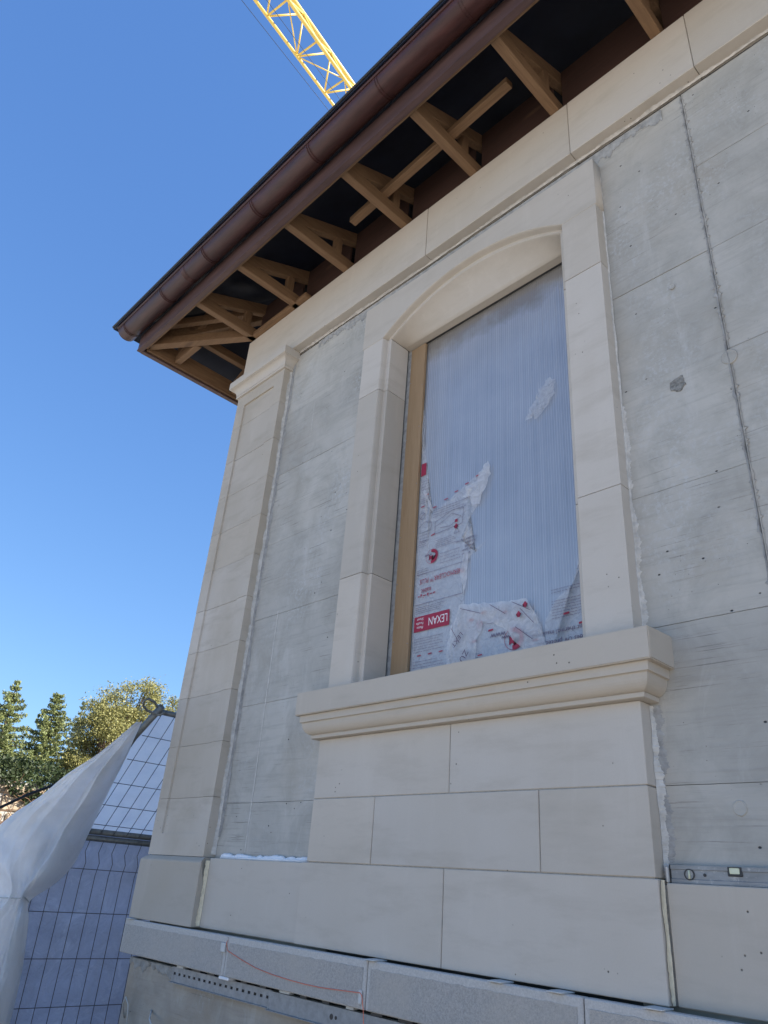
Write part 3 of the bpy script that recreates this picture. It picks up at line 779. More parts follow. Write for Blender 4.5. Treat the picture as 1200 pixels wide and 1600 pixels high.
FY = SY - .0045
def patch(name, pts, mat='film', y=FY, sub=0, curl=None):
    bm = bmesh.new(); vs = [bm.verts.new((a, y, b)) for a, b in pts]; f = bm.faces.new(vs)
    bmesh.ops.triangulate(bm, faces=[f])
    for _ in range(sub): bmesh.ops.subdivide_edges(bm, edges=list(bm.edges), cuts=1, use_grid_fill=True)
    for v in bm.verts:
        v.co.y += -.0008 * abs(noise.noise(v.co * 9))
        if curl: curl(v)
    return done(bm, name, mat, sheet, True)
left = [(-2.815, .97), (-2.815, 2.80), (-2.806, 2.815), (-2.80, 2.6), (-2.775, 2.44), (-2.755, 2.36), (-2.775, 2.20), (-2.765, 2.21), (-2.70, 2.03), (-2.55, 2.10),
        (-2.40, 2.165), (-2.27, 2.235), (-2.262, 2.20), (-2.30, 2.13), (-2.33, 2.0), (-2.40, 1.93), (-2.425, 1.85), (-2.47, 1.80), (-2.40, 1.79), (-2.37, 1.71), (-2.27, 1.745), (-2.36, 1.69), (-2.40, 1.68),
        (-2.425, 1.61), (-2.438, 1.52), (-2.435, 1.38), (-2.50, 1.28), (-2.53, 1.12), (-2.50, .97)]
film1 = patch('protective_film', left, 'film', FY, 2)
film2 = patch('protective_film', [(-2.505, .965), (-2.44, 1.36), (-2.30, 1.345), (-2.02, 1.32), (-1.95, 1.22), (-1.905, .965)], 'film', FY - .0001, 2)
film3 = patch('protective_film', [(-1.91, .965), (-1.925, 1.20), (-1.86, 1.30), (-1.76, 1.36), (-1.70, 1.46), (-1.665, 1.62), (-1.58, 1.62), (-1.58, .965)], 'film', FY - .0003, 2)
def crumple(amp, sc_, out):
    def f(v):
        n = noise.fractal(v.co * sc_, 1, 2, 4)
        v.co.y -= out + amp * (1 + n)
        v.co.x += .012 * noise.noise(v.co * sc_ * 1.3); v.co.z += .012 * noise.noise(v.co * sc_ * 1.3 + Vector((9, 0, 0)))
    return f
flap = patch('peeled_film_flap', [(-2.46, 1.395), (-2.30, 1.375), (-2.20, 1.36), (-2.02, 1.335), (-1.965, 1.26), (-1.93, 1.15), (-1.905, 1.05), (-2.02, 1.05), (-2.09, 1.13), (-2.18, 1.23), (-2.29, 1.27), (-2.335, 1.17), (-2.345, 1.05), (-2.40, .975), (-2.52, .98), (-2.545, 1.10), (-2.53, 1.22)], 'film_flap', FY, 3, crumple(.010, 16, .003))
patch('peeled_film_flap', [(-2.265, 2.24), (-2.25, 2.20), (-2.27, 2.10), (-2.33, 1.98), (-2.37, 1.99), (-2.40, 2.05), (-2.455, 2.06), (-2.42, 2.11), (-2.34, 2.15)], 'film_flap', FY, 3, crumple(.012, 22, .004))
patch('peeled_film_flap', [(-2.775, 2.20), (-2.76, 2.22), (-2.69, 2.07), (-2.70, 2.05)], 'film_flap', FY, 2, crumple(.008, 26, .002))
patch('peeled_film_flap', [(-2.40, 1.70), (-2.43, 1.72), (-2.455, 1.60), (-2.44, 1.45), (-2.425, 1.50)], 'film_flap', FY, 2, crumple(.006, 26, .002))
patch('film_scrap', [(-1.835, 2.62), (-1.80, 2.585), (-1.81, 2.50), (-1.87, 2.42), (-1.93, 2.385), (-1.96, 2.41), (-2.01, 2.395), (-1.98, 2.46), (-1.93, 2.52), (-1.91, 2.575), (-1.87, 2.60)], 'film', FY, 3, crumple(.007, 26, .002))
patch('film_scrap', [(-2.812, 2.84), (-2.822, 2.86), (-2.816, 2.60), (-2.80, 2.50), (-2.795, 2.62)], 'film_flap', FY, 2, crumple(.005, 26, .002))

# print on the film: the roll was fixed upside down, so all lettering is turned by 180 degrees
PY = FY - .0035
font_cache = {}
def text_mesh(s):
    if s not in font_cache:
        cu = bpy.data.curves.new('lettering', 'FONT'); cu.body = s; cu.size = 1.0; cu.resolution_u = 2; cu.align_x = 'LEFT'
        o = bpy.data.objects.new('lettering', cu); col.objects.link(o)
        dg = bpy.context.evaluated_depsgraph_get(); me = bpy.data.meshes.new_from_object(o.evaluated_get(dg))
        bpy.data.objects.remove(o, do_unlink=True); font_cache[s] = me
    return font_cache[s].copy()
def text(s, x, z, h, mat, parent, rot=180, y=PY, sx=1.0, bold=0):
    """x,z is where the first letter starts (right-hand side, because it is upside down)"""
    me = text_mesh(s); me.materials.clear()
    a = RAD(rot)
    for v in me.vertices:
        px, pz = v.co.x * h * sx, v.co.y * h
        v.co = (x + px * math.cos(a) - pz * math.sin(a), y, z + px * math.sin(a) + pz * math.cos(a))
    me.update()
    return link('lettering', me, mat, parent)
def mark(pts, mat, parent, y=PY, name='printed_mark'):
    bm = bmesh.new(); f = bm.faces.new([bm.verts.new((a, y, b)) for a, b in pts]); bmesh.ops.triangulate(bm, faces=[f])
    return done(bm, name, mat, parent)
def rule(x0, z0, x1, z1, t, mat, parent, y=PY): return mark([(x0, z0 - t), (x1, z1 - t), (x1, z1 + t), (x0, z0 + t)], mat, parent, y, 'printed_rule')
def logo(x, z, r, parent, y=PY):
    ring = [(x + r * math.cos(a), z + r * math.sin(a)) for a in [RAD(-100 + 200 * k / 22) for k in range(23)]]
    inn = [(x - .12 * r + .80 * r * math.cos(a), z + .02 * r + .62 * r * math.sin(a)) for a in [RAD(95 - 190 * k / 22) for k in range(23)]]
    mark(ring + inn, 'maroon', parent, y, 'logo')
    mark([(x - .55 * r, z - .55 * r), (x - .2 * r, z - .35 * r), (x + .1 * r, z - .7 * r), (x - .05 * r, z - .1 * r), (x + .25 * r, z + .2 * r), (x - .2 * r, z + .05 * r), (x - .5 * r, z + .35 * r), (x - .42 * r, z - .1 * r)], 'maroon', parent, y, 'logo')
    bm = bmesh.new(); n = 40
    A = [bm.verts.new((x + 1.06 * r * math.cos(2 * math.pi * k / n), y, z + 1.06 * r * math.sin(2 * math.pi * k / n))) for k in range(n)]
    B_ = [bm.verts.new((x + 1.02 * r * math.cos(2 * math.pi * k / n), y, z + 1.02 * r * math.sin(2 * math.pi * k / n))) for k in range(n)]
    for k in range(n): bm.faces.new((A[k], A[(k + 1) % n], B_[(k + 1) % n], B_[k]))
    done(bm, 'logo', 'maroon', parent)
    text('www', x - .05 * r, z + .48 * r, .62 * r, 'ink', parent, y=y)
# red band with white lettering
mark([(-2.800, 1.305), (-2.535, 1.305), (-2.535, 1.395), (-2.800, 1.395)], 'maroon', film1, PY)
text('LEXAN', -2.546, 1.374, .066, 'white_print', film1, y=PY - .0006, sx=.70)
for i, s in enumerate(('Sheet', 'Feuille', 'Platte')): text(s, -2.728, 1.384 - i * .024, .022, 'white_print', film1, y=PY - .0006)
text('THERMOCLEAR\u2122 PLUS', -2.432, 1.622, .043, 'maroon', film1, sx=.76)
text('sabic', -2.680, 1.560, .042, 'maroon', film1)
rule(-2.44, 1.468, -2.80, 1.468, .0012, 'ink', film1); rule(-2.44, 1.655, -2.80, 1.655, .0010, 'ink', film1)
# hand-like strokes of the second script line of the maker's name
for (x, z, ww, hh) in ((-2.655, 1.522, .016, .008), (-2.68, 1.520, .020, .006), (-2.705, 1.524, .012, .014), (-2.73, 1.520, .022, .006), (-2.757, 1.526, .010, .016), (-2.775, 1.520, .012, .007), (-2.70, 1.500 + .010, .006, .005), (-2.74, 1.508, .006, .005)):
    mark([(x - ww / 2, z - hh), (x + ww / 2, z - hh * .4), (x + ww / 2, z + hh * .3), (x - ww / 2, z + hh * .2)], 'maroon', film1)
logo(-2.685, 1.752, .044, film1)
logo(-2.105, 1.150, .055, film2)
text('www', -2.155, 1.20, .045, 'ink', film2)
text('G', -2.300, 1.285, .06, 'maroon', film2)
text('rec', -2.405, 1.665, .034, 'ink', film1)
mark([(-2.810, 2.335), (-2.768, 2.335), (-2.768, 2.425), (-2.810, 2.425)], 'maroon', film1)
mark([(-1.690, 1.455), (-1.650, 1.455), (-1.650, 1.525), (-1.690, 1.525)], 'maroon', film3)
text('rec', -1.605, 1.60, .03, 'ink', film3)
for i, s in enumerate(('\u2022 High impact strength', '\u2022 Both sides UV protected', '\u2022 Excellent thermal insulation')):
    text(s, -1.600, 1.055 + i * .048, .034, 'ink', film3)
for i, s in enumerate(('\u2022 Excellent thermal', 'la lumi\u00e8re', 'strength', 'insulation', 'weather')):
    text(s, -2.345 - .012 * i, 1.765 - .022 * i + .03, .020, 'ink', film1)
# arrows, small captions, tables
for (x, z, p) in ((-2.02, 1.305, film3), (-2.06, 1.262, film3), (-2.505, 1.895, film1)):
    mark([(x, z + .018), (x + .016, z), (x + .007, z), (x + .007, z - .016), (x - .007, z - .016), (x - .007, z), (x - .016, z)], 'maroon', p, FY - .024 if p is film3 else PY)
mark([(-2.515, 1.92), (-2.495, 1.92), (-2.495, 1.94), (-2.515, 1.94)], 'maroon', film1)
mark([(-2.70, 1.885), (-2.67, 1.89), (-2.67, 1.898), (-2.70, 1.893)], 'maroon', film1)
for (x, z) in ((-2.78, 2.11), (-2.75, 2.185), (-2.68, 2.075), (-2.59, 2.10), (-2.51, 2.125), (-2.43, 2.15), (-2.35, 2.175), (-2.75, 1.165), (-2.67, 1.165), (-2.59, 1.165), (-2.32, 1.10)):
    mark([(x - .014, z - .004), (x + .014, z - .002), (x + .014, z + .005), (x - .014, z + .003)], 'maroon', film1)
def block_lines(x0, x1, z0, z1, n, p, t=.0011, y=PY):
    bm = bmesh.new()
    for i in range(n):
        z = z0 + (z1 - z0) * (i + .5) / n; x = x0
        e = x1 - random.uniform(0, .25) * (x1 - x0)
        while x < e:
            ww = random.uniform(.008, .024); q = min(x + ww, e)
            f = bm.faces.new([bm.verts.new(c) for c in ((x, y, z - t), (q, y, z - t), (q, y, z + t), (x, y, z + t))]); x = q + .004
    return done(bm, 'printed_small_text', 'ink', p)
for a in ((-2.80, -2.72, 2.13, 2.17, 3), (-2.80, -2.72, 1.83, 1.88, 4), (-2.79, -2.70, 1.86, 1.94, 4), (-2.66, -2.50, 1.79, 1.85, 5), (-2.795, -2.56, 1.41, 1.455, 4), (-2.795, -2.56, 1.18, 1.27, 6),
          (-2.795, -2.56, .99, 1.14, 9), (-2.69, -2.42, 2.0, 2.06, 4), (-2.80, -2.70, 1.65, 1.69, 3), (-2.80, -2.73, 2.22, 2.30, 4), (-2.62, -2.46, 1.68, 1.76, 4)): block_lines(*a, film1)
block_lines(-2.28, -2.02, 1.0, 1.06, 4, film2); block_lines(-1.88, -1.62, 1.20, 1.30, 7, film3); block_lines(-1.93, -1.62, .98, 1.03, 3, film3); block_lines(-1.88, -1.62, 1.33, 1.36, 2, film3)
for (x, z) in ((-2.38, 1.30), (-2.30, 1.325), (-2.21, 1.05), (-2.16, 1.30), (-2.02, 1.06), (-1.98, 1.12), (-2.42, 1.06), (-1.80, 1.22), (-1.72, 1.16), (-2.25, 1.22), (-2.36, 1.18)):
    mark([(x - .016, z - .006), (x + .016, z - .003), (x + .016, z + .006), (x - .016, z + .004)], 'maroon', film2)
block_lines(-2.46, -2.30, 1.20, 1.30, 6, film2); block_lines(-2.28, -2.06, 1.25, 1.33, 5, film2); block_lines(-2.46, -2.32, 1.0, 1.14, 7, film2); block_lines(-2.06, -1.94, 1.02, 1.20, 8, film2)
# outline sketches of installation steps
def outline(pts, p, t=.0012):
    for a, b in zip(pts[:-1], pts[1:]):
        d = (Vector(b) - Vector(a)).normalized(); n = Vector((-d.y, d.x)) * t
        mark([(a[0] + n.x, a[1] + n.y), (a[0] - n.x, a[1] - n.y), (b[0] - n.x, b[1] - n.y), (b[0] + n.x, b[1] + n.y)], 'ink', p, PY, 'printed_drawing')
outline([(-2.67, 1.97), (-2.53, 2.01), (-2.45, 2.0), (-2.46, 1.90), (-2.67, 1.89), (-2.67, 1.97)], film1)
outline([(-2.665, 1.94), (-2.60, 1.96), (-2.54, 1.99), (-2.47, 1.95), (-2.55, 1.91), (-2.63, 1.92)], film1)
outline([(-2.80, 1.97), (-2.76, 2.0), (-2.70, 1.98), (-2.705, 1.93), (-2.80, 1.93)], film1)
outline([(-2.78 + .022 * math.cos(a), 2.045 + .022 * math.sin(a)) for a in [2 * math.pi * k / 14 for k in range(15)]], film1)
outline([(-2.795, 2.03), (-2.765, 2.06)], film1)
outline([(-2.50, 1.885), (-2.52, 1.85), (-2.48, 1.85), (-2.50, 1.885)], film1)
for a_, b_ in (((-2.44, 1.37), (-2.30, 1.315)), ((-2.24, 1.35), (-2.14, 1.28)), ((-2.10, 1.335), (-1.99, 1.27)), ((-2.50, 1.27), (-2.44, 1.18)), ((-2.08, 1.20), (-1.98, 1.12)), ((-2.05, 1.29), (-1.97, 1.20))):
    d_ = (Vector(b_) - Vector(a_)).normalized(); n_ = Vector((-d_.y, d_.x)) * .0016
    mark([(a_[0] + n_.x, a_[1] + n_.y), (a_[0] - n_.x, a_[1] - n_.y), (b_[0] - n_.x, b_[1] - n_.y), (b_[0] + n_.x, b_[1] + n_.y)], 'ink', flap, FY - .026, 'printed_rule')
text('ZUVIK', -2.40, 1.14, .05, 'ink', flap, 235, FY - .028); text('LEXT', -2.43, 1.24, .04, 'ink', flap, 225, FY - .028)

# ================================================================== THINGS ON AND AT THE WALL
# spirit level standing on the right-hand base block
lv = empty('spirit_level', (0, 0, 0)); lv.location = (0, 0, 0)
tag(lv, 'grey aluminium spirit level lying on the stone ledge right of the pier', 'spirit level')
LX0, LX1, LY0, LY1, LZ0, LZ1 = -1.312, -.112, .047, .0735, .0935, .1485
bm = bmesh.new()
# body box with round and square windows cut by building the front face from strips
prof_ = [(LY0, LZ0), (LY0, LZ0 + .012), (LY0 + .003, LZ0 + .014), (LY0 + .003, LZ1 - .014), (LY0, LZ1 - .012), (LY0, LZ1), (LY1, LZ1), (LY1, LZ0)]
add_prism(bm, prof_, LX0, LX1, 'x')
done(bm, 'body', 'alu', lv)
box('end_cap', LX0 - .004, LX0, LY0 - .001, LY1 + .001, LZ0 - .0005, LZ1 + .001, 'black', lv)
def ring(name, x, z, r0, r1, y, mat, parent, d=.004):
    bm = bmesh.new(); n = 28
    q = [[bm.verts.new((x + rr * math.cos(2 * math.pi * k / n), yy, z + rr * math.sin(2 * math.pi * k / n))) for k in range(n)] for rr, yy in ((r0, y + d), (r0, y), (r1, y), (r1, y + d))]
    for a in range(3):
        for k in range(n): bm.faces.new((q[a][k], q[a][(k + 1) % n], q[a + 1][(k + 1) % n], q[a + 1][k]))
    return done(bm, name, mat, parent)
def disc(name, x, z, r, y, mat, parent):
    bm = bmesh.new(); n = 24; f = bm.faces.new([bm.verts.new((x + r * math.cos(2 * math.pi * k / n), y, z + r * math.sin(2 * math.pi * k / n))) for k in range(n)])
    e = bmesh.ops.extrude_face_region(bm, geom=[f])
    for v in [e_ for e_ in e['geom'] if isinstance(e_, bmesh.types.BMVert)]: v.co.y += .002
    return done(bm, name, mat, parent)
ring('vial_ring', -1.247, .121, .0145, .0175, LY0 - .002, 'dark_plastic', lv, .006)
disc('vial_disc', -1.247, .121, .0145, LY0 + .0005, 'alu', lv)
tube('vial', [(-1.247, LY0 - .001, .108), (-1.247, LY0 - .001, .134)], .0035, 'vial', lv)
disc('hang_hole', -1.195, .121, .005, LY0 + .0005, 'dark_plastic', lv)
box('vial_window', -1.118, -1.070, LY0 - .001, LY0 + .004, LZ1 - .028, LZ1 + .0005, 'dark_plastic', lv, .002)
box('vial', -1.110, -1.078, LY0 - .003, LY0 - .0012, LZ1 - .021, LZ1 - .003, 'vial', lv, .002)
box('mortar_dab', -1.3255, -1.3175, .036, .0775, .0935, .142, 'bead', bld, .002)

# slotted steel bracket rails under the granite
def rail(x0, x1, z0, z1, y, slots, label):
    r_ = empty('support_rail'); tag(r_, label, 'steel rail')
    xs_ = []; x = x0 + .02
    bm = bmesh.new()
    zc = (z0 + z1) / 2 + .006; sh = .006
    if slots:
        cuts = []
        while x < x1 - .03: cuts.append((x, x + .022)); x += .052
        add_box(bm, x0, x1, y, y + .003, z0, zc - sh); add_box(bm, x0, x1, y, y + .003, zc + sh, z1)
        e = x0
        for a, b in cuts: add_box(bm, e, a, y, y + .003, zc - sh, zc + sh); e = b
        add_box(bm, e, x1, y, y + .003, zc - sh, zc + sh)
    else: add_box(bm, x0, x1, y, y + .003, z0, z1)
    done(bm, 'web', 'zinc', r_)
    bm = bmesh.new(); add_box(bm, x0, x1, y - .014, y - .0003, z0 - .0005, z0 + .0025); done(bm, 'lower_flange', 'zinc', r_)
    if slots:
        box('back_strip', x0 + .004, x1 - .004, y + .006, y + .009, z0 + .004, z1 - .004, 'dark_plastic', r_)
    return r_
rail(-4.31, -3.36, -.540, -.466, -.024, True, 'slotted galvanised rail under the leftmost granite blocks')
r2 = rail(-3.375, -1.9, -.545, -.468, -.034, False, 'plain galvanised rail with two dark holes, right of the slotted one')
for x, rr in ((-2.905, .011), (-2.875, .007)): disc('hole', x, -.507, rr, -.0355, 'dark_plastic', r2)
rail(-1.88, -.4, -.540, -.466, -.024, True, 'slotted galvanised rail under the granite, rightmost')
# dark packers on top of the rails
for i in range(14):
    x = -4.26 + i * .16
    o = box('packer', x, x + random.uniform(.04, .09), -.03, .0, -.4655, -.4525, 'dark_plastic' if i % 3 else 'shim', fd)
# ragged mortar below the first granite block
bead('mortar_bead', (-4.85, -.002, -.471), (-4.2, -.002, -.471), (0, 0, -1), (0, -1, 0), 'smear', fd, 90, .045, .012, .8, 44.0)

# wedges in the open joint above the granite
for i, (x, lab) in enumerate(((-4.86, 'grey shim under the pilaster base stone at the corner'), (-2.655, 'flat grey shim in the joint below the window pier, left one'), (-1.98, 'flat grey shim in the joint below the window pier, middle one'), (-1.72, 'flat grey shim in the joint below the window pier, right one'), (-1.36, 'flat grey shim in the joint below the right edge of the pier'))):
    bm = bmesh.new(); add_prism(bm, [(-.070, -.2700), (-.070, -.2665), (-.039, -.2650), (.01, -.2648), (.01, -.2700)], x - .032, x + .032, 'x')
    bmesh.ops.bevel(bm, geom=list(bm.edges), offset=.001, segments=1, affect='EDGES')
    tag(done(bm, 'shim', 'shim'), lab, 'shim', 'shims in the open joint above the granite')
# clear setting pads where the string is fixed
tag(box('setting_block', -3.800, -3.758, -.066, -.0592, -.346, -.303, 'shim', None, .003), 'small pale block stuck on the granite at the string\'s upper end', 'block')
tag(box('setting_block', -2.712, -2.690, -.064, -.0592, -.432, -.382, 'shim', None, .002), 'small narrow grey block on the granite where the string bends down', 'block')
tag(box('wedge', -3.79, -3.70, -.058, -.006, -.466, -.4525, 'foam', None, .003), 'white plastic wedge under the first granite joint', 'wedge')
# red mason's string
pts = []
ctrl = [(-3.752, -.05, -.282), (-3.755, -.0625, -.30), (-3.735, -.0625, -.335), (-3.60, -.063, -.362), (-3.47, -.063, -.384), (-3.33, -.063, -.396), (-3.20, -.063, -.4025), (-3.08, -.063, -.4055), (-2.97, -.063, -.405), (-2.85, -.064, -.400), (-2.70, -.0655, -.392), (-2.687, -.0655, -.40), (-2.672, -.065, -.45), (-2.662, -.064, -.52), (-2.65, -.06, -.66), (-2.63, -.06, -.9)]
tag(tube('string_line', ctrl, .0017, 'red', None, 6), 'red mason\'s string sagging across the granite and hanging down', 'string')
# bent reinforcing wires sticking out of the foundation at lower left
for k, (pp, lab) in enumerate((([(-4.80, .0, -.78), (-4.74, -.06, -.70), (-4.70, -.07, -.66), (-4.69, -.05, -.70), (-4.70, -.02, -.86)], 'pale bent tie wire looping out of the foundation at the corner'), ([(-4.50, .0, -.70), (-4.42, -.05, -.73), (-4.36, -.06, -.76)], 'short straight pale wire poking out of the foundation'))):
    tag(tube('tie_wire', pp, .004, 'shim', None, 6), lab, 'wire')

# ================================================================== FENCE, FILM AND DRAPE AT THE LEFT
FX = -5.83
def wire_panel(name, label, y0, y1, f, n_up, zs_, wob=0.0):
    """f(y, s) maps panel coordinates to space; s runs up the panel"""
    o = empty(name); tag(o, label, 'fence')
    return o
fl = empty('mesh_fence_panel'); tag(fl, 'upright wire mesh fence panel left of the building corner', 'fence')
FTOP = .195
tube('top_tube', [(FX, -.37, FTOP), (FX, 2.6, FTOP)], .021, 'zinc_dark', fl, 10)
tube('end_post', [(FX, -.37, FTOP), (FX, -.37, GZ)], .02, 'zinc_dark', fl, 10); tube('end_post', [(FX, 2.6, FTOP), (FX, 2.6, GZ)], .02, 'zinc_dark', fl, 10)
y = -.33; i = 0
while y < 2.58:
    kink = [(FX + .016, y, GZ + .05), (FX + .016, y, -.05), (FX + .016, y + .012, .03), (FX + .016, y - .012, .10), (FX + .016, y + .01, FTOP)]
    tube('wire', kink, .0026, 'wire', fl, 5); y += .105; i += 1
z = -.015
while z > GZ: tube('wire', [(FX + .022, -.36, z), (FX + .022, 2.6, z + .01)], .0026, 'wire', fl, 5); z -= .283
# leaning upper panel
fu = empty('mesh_fence_panel'); tag(fu, 'sloping wire mesh panel leaning over the upright one towards the building', 'fence')
def up(y, s, off=0.0): return (FX + s + off * .7, y, .235 + s - off * .7)
tube('bottom_tube', [up(-.12, .005), up(2.5, .005)], .021, 'zinc_dark', fu, 10)
tube('top_tube', [up(-.10, .80), up(2.5, .80)], .020, 'zinc_dark', fu, 10)
y = -.05
while y < 2.5: tube('wire', [up(y, .01, .02), up(y, .80, .02)], .0026, 'wire', fu, 5); y += .105
for s in (.07, .20, .345, .50, .655): tube('wire', [up(-.1, s, .026), up(2.5, s, .026)], .0026, 'wire', fu, 5)
bm = bmesh.new(); add_tube(bm, [(-4.945, -.10, 1.056), (-5.16, -.155, .85), (-5.75, -.20, .27)], .0245, 14, False)
bm2 = bmesh.new()
pole = done(bm, 'end_pole', 'zinc_dark', fu, True)
md = pole.modifiers.new('wall', 'SOLIDIFY'); md.thickness = .004
# strap clamp looped round the pole end
clamp = tube('strap_clamp', [(-4.965, -.10, 1.03), (-4.95, -.16, 1.075), (-4.94, -.215, 1.085), (-4.945, -.245, 1.065), (-4.96, -.235, 1.035), (-4.975, -.19, 1.012), (-4.985, -.135, 1.005), (-4.965, -.09, 1.0), (-4.94, -.075, 1.02)], .0095, 'zinc_dark', None, 8)
tag(clamp, 'dark metal hose clamp looped round the end of the sloping pole', 'clamp')

def film_sheet(name, f, ny, ns, mat, label, amp):
    bm = bmesh.new(); g = []
    for j in range(ns + 1):
        r = []
        for i in range(ny + 1):
            p = Vector(f(i / ny, j / ns)); n = noise.fractal(p * 2.2, 1, 2, 4); p.x -= amp * (1 + n); r.append(bm.verts.new(p))
        g.append(r)
    for j in range(ns):
        for i in range(ny): bm.faces.new((g[j][i], g[j][i + 1], g[j + 1][i + 1], g[j + 1][i]))
    return tag(done(bm, name, mat, None, True), label, 'plastic film')
film_sheet('plastic_film', lambda u, v: (FX - .012, -.36 + u * 2.9, GZ + .02 + v * (FTOP + .03 - GZ)), 60, 40, 'tarp_low', 'bluish plastic film fixed behind the upright mesh panel', .030)
film_sheet('plastic_film', lambda u, v: up(-.11 + u * 2.6, .01 + v * .78, -.014), 60, 24, 'tarp_up', 'bright silvery plastic film under the sloping mesh panel', .010)

# white polythene drape: columns of control points from the top of the pole down
DR = {
 'R': [(-5.047, -0.175, 0.943), (-5.206, -0.138, 0.784), (-5.387, -0.112, 0.603), (-5.58, -0.084, 0.41), (-5.759, -0.053, 0.231), (-5.78, -0.106, 0.012), (-5.78, -0.209, -0.126), (-5.78, -0.348, -0.236), (-5.78, -0.321, -0.359), (-5.78, -0.285, -0.584), (-5.78, -0.274, -0.766), (-5.78, -0.275, -0.941), (-5.78, -0.264, -1.112)],
 'C': [(-5.044, -0.185, 0.936), (-5.136, -0.238, 0.744), (-5.313, -0.25, 0.567), (-5.498, -0.236, 0.382), (-5.666, -0.235, 0.214), (-5.67, -0.296, 0.022), (-5.67, -0.36, -0.114), (-5.75, -0.397, -0.213), (-5.67, -0.419, -0.354), (-5.67, -0.396, -0.573), (-5.67, -0.4, -0.749), (-5.67, -0.42, -0.919), (-5.67, -0.427, -1.083)],
 'B': [(-5.046, -0.193, 0.934), (-5.179, -0.274, 0.741), (-5.35, -0.329, 0.57), (-5.51, -0.356, 0.41), (-5.678, -0.377, 0.242), (-5.71, -0.424, 0.052), (-5.71, -0.448, -0.089), (-5.71, -0.457, -0.206), (-5.68, -0.496, -0.394), (-5.68, -0.522, -0.574), (-5.68, -0.547, -0.747), (-5.68, -0.552, -0.915), (-5.68, -0.557, -1.077)],
 'A': [(-5.047, -0.202, 0.933), (-5.26, -0.294, 0.73), (-5.464, -0.384, 0.576), (-5.703, -0.423, 0.437), (-5.881, -0.479, 0.309), (-5.98, -0.53, 0.142), (-5.93, -0.563, -0.025), (-5.82, -0.535, -0.222), (-5.88, -0.628, -0.412), (-5.88, -0.651, -0.594), (-5.88, -0.672, -0.77), (-5.88, -0.693, -0.938), (-5.88, -0.713, -1.1)],
 'Z': [(-5.045, -0.214, 0.935), (-5.329, -0.305, 0.711), (-5.627, -0.372, 0.563), (-5.981, -0.39, 0.409), (-6.203, -0.471, 0.287), (-6.33, -0.568, 0.136), (-6.33, -0.648, -0.042), (-6.33, -0.711, -0.251), (-6.33, -0.73, -0.45), (-6.33, -0.749, -0.64), (-6.33, -0.766, -0.823), (-6.33, -0.784, -1.0), (-6.33, -0.8, -1.169)]}
for i_ in range(1, 13):
    k_ = .35 if i_ == 7 else 1.0
    for key_, off_ in (('C', (.10, -.05, .02)), ('B', (-.05, .03, -.02)), ('A', (.05, -.04, .02))):
        v_ = DR[key_][i_]; DR[key_][i_] = tuple(v_[q_] + off_[q_] * k_ * min(1, i_ / 3) for q_ in range(3))
cols = [DR[k] for k in 'RCBAZ']
def cr(p, t):
    n = len(p) - 1; i = min(int(t * n), n - 1); u = t * n - i
    P = [Vector(p[max(0, min(n, i + d))]) for d in (-1, 0, 1, 2)]
    return .5 * ((2 * P[1]) + (P[2] - P[0]) * u + (2 * P[0] - 5 * P[1] + 4 * P[2] - P[3]) * u * u + (3 * P[1] - P[0] - 3 * P[2] + P[3]) * u ** 3)
NU, NV = 130, 170
bm = bmesh.new(); G = []
for j in range(NV + 1):
    t = j / NV; rowp = [cr(c, t) for c in cols]; r = []
    tie = math.exp(-((t - 7 / 12) / .07) ** 2)
    for i in range(NU + 1):
        s = i / NU; p = cr(rowp, s)
        # long folds running down from the pole, finer and tighter near the tie
        env = min(1, t * 5) * math.sin(math.pi * min(1, s * 1.0)) ** .6 if 0 < s < 1 else 0
        wv = (.5 - abs(math.sin(s * 41 + 3.5 * t + 2.2 * noise.noise(Vector((t * 4.0, s * 3, 3)))))) * .012 * (.6 + tie) + (1 - 1.6 * abs(math.sin(s * 9.5 + .9 * t + 1.1 * noise.noise(Vector((t * 2.0, s * 1.5, 0)))))) * .055 * (1 - .5 * tie) + (.5 - abs(math.sin(s * 20 - 2.2 * t + 1.6 * noise.noise(Vector((t * 3.0, s * 2.5, 7)))))) * .014 + math.sin(s * 47 + 5 * t) * .008 * (.4 + tie) + .024 * noise.fractal(Vector((s * 3.2, t * 2.2, 4)), 1, 2, 4) + .018 * noise.ridged_multi_fractal(Vector((s * 7, t * 6, 1)), 1, 2, 3, 1, 2) - .016
        p = p + Vector((.75, -.60, .25)).normalized() * wv * (.25 + .75 * env)
        r.append(bm.verts.new(p))
    G.append(r)
for j in range(NV):
    for i in range(NU): bm.faces.new((G[j][i], G[j][i + 1], G[j + 1][i + 1], G[j + 1][i]))
drape = tag(done(bm, 'plastic_drape', 'drape', None, True), 'white translucent plastic sheet hanging off the sloping pole, gathered by a tie', 'plastic sheet')
tc = [cr([cr(c, 7.05 / 12) for c in cols], s) + Vector((.02, -.012, 0)) for s in [k / 16 for k in range(17)]]
tube('tie_cord', tc, .004, 'shim', drape, 6)
# black cable sagging in front of the garden wall
tag(tube('cable', [(-8, -1.4, .10), (-8, -.6, .20), (-8, .0, .446), (-8, .20, .575), (-8, .456, .715), (-8, .9, .86), (-8, 2.2, 1.0), (-8, 6, 1.1)], .014, 'black', None, 8), 'black cable sagging in front of the ivy-covered wall', 'cable')

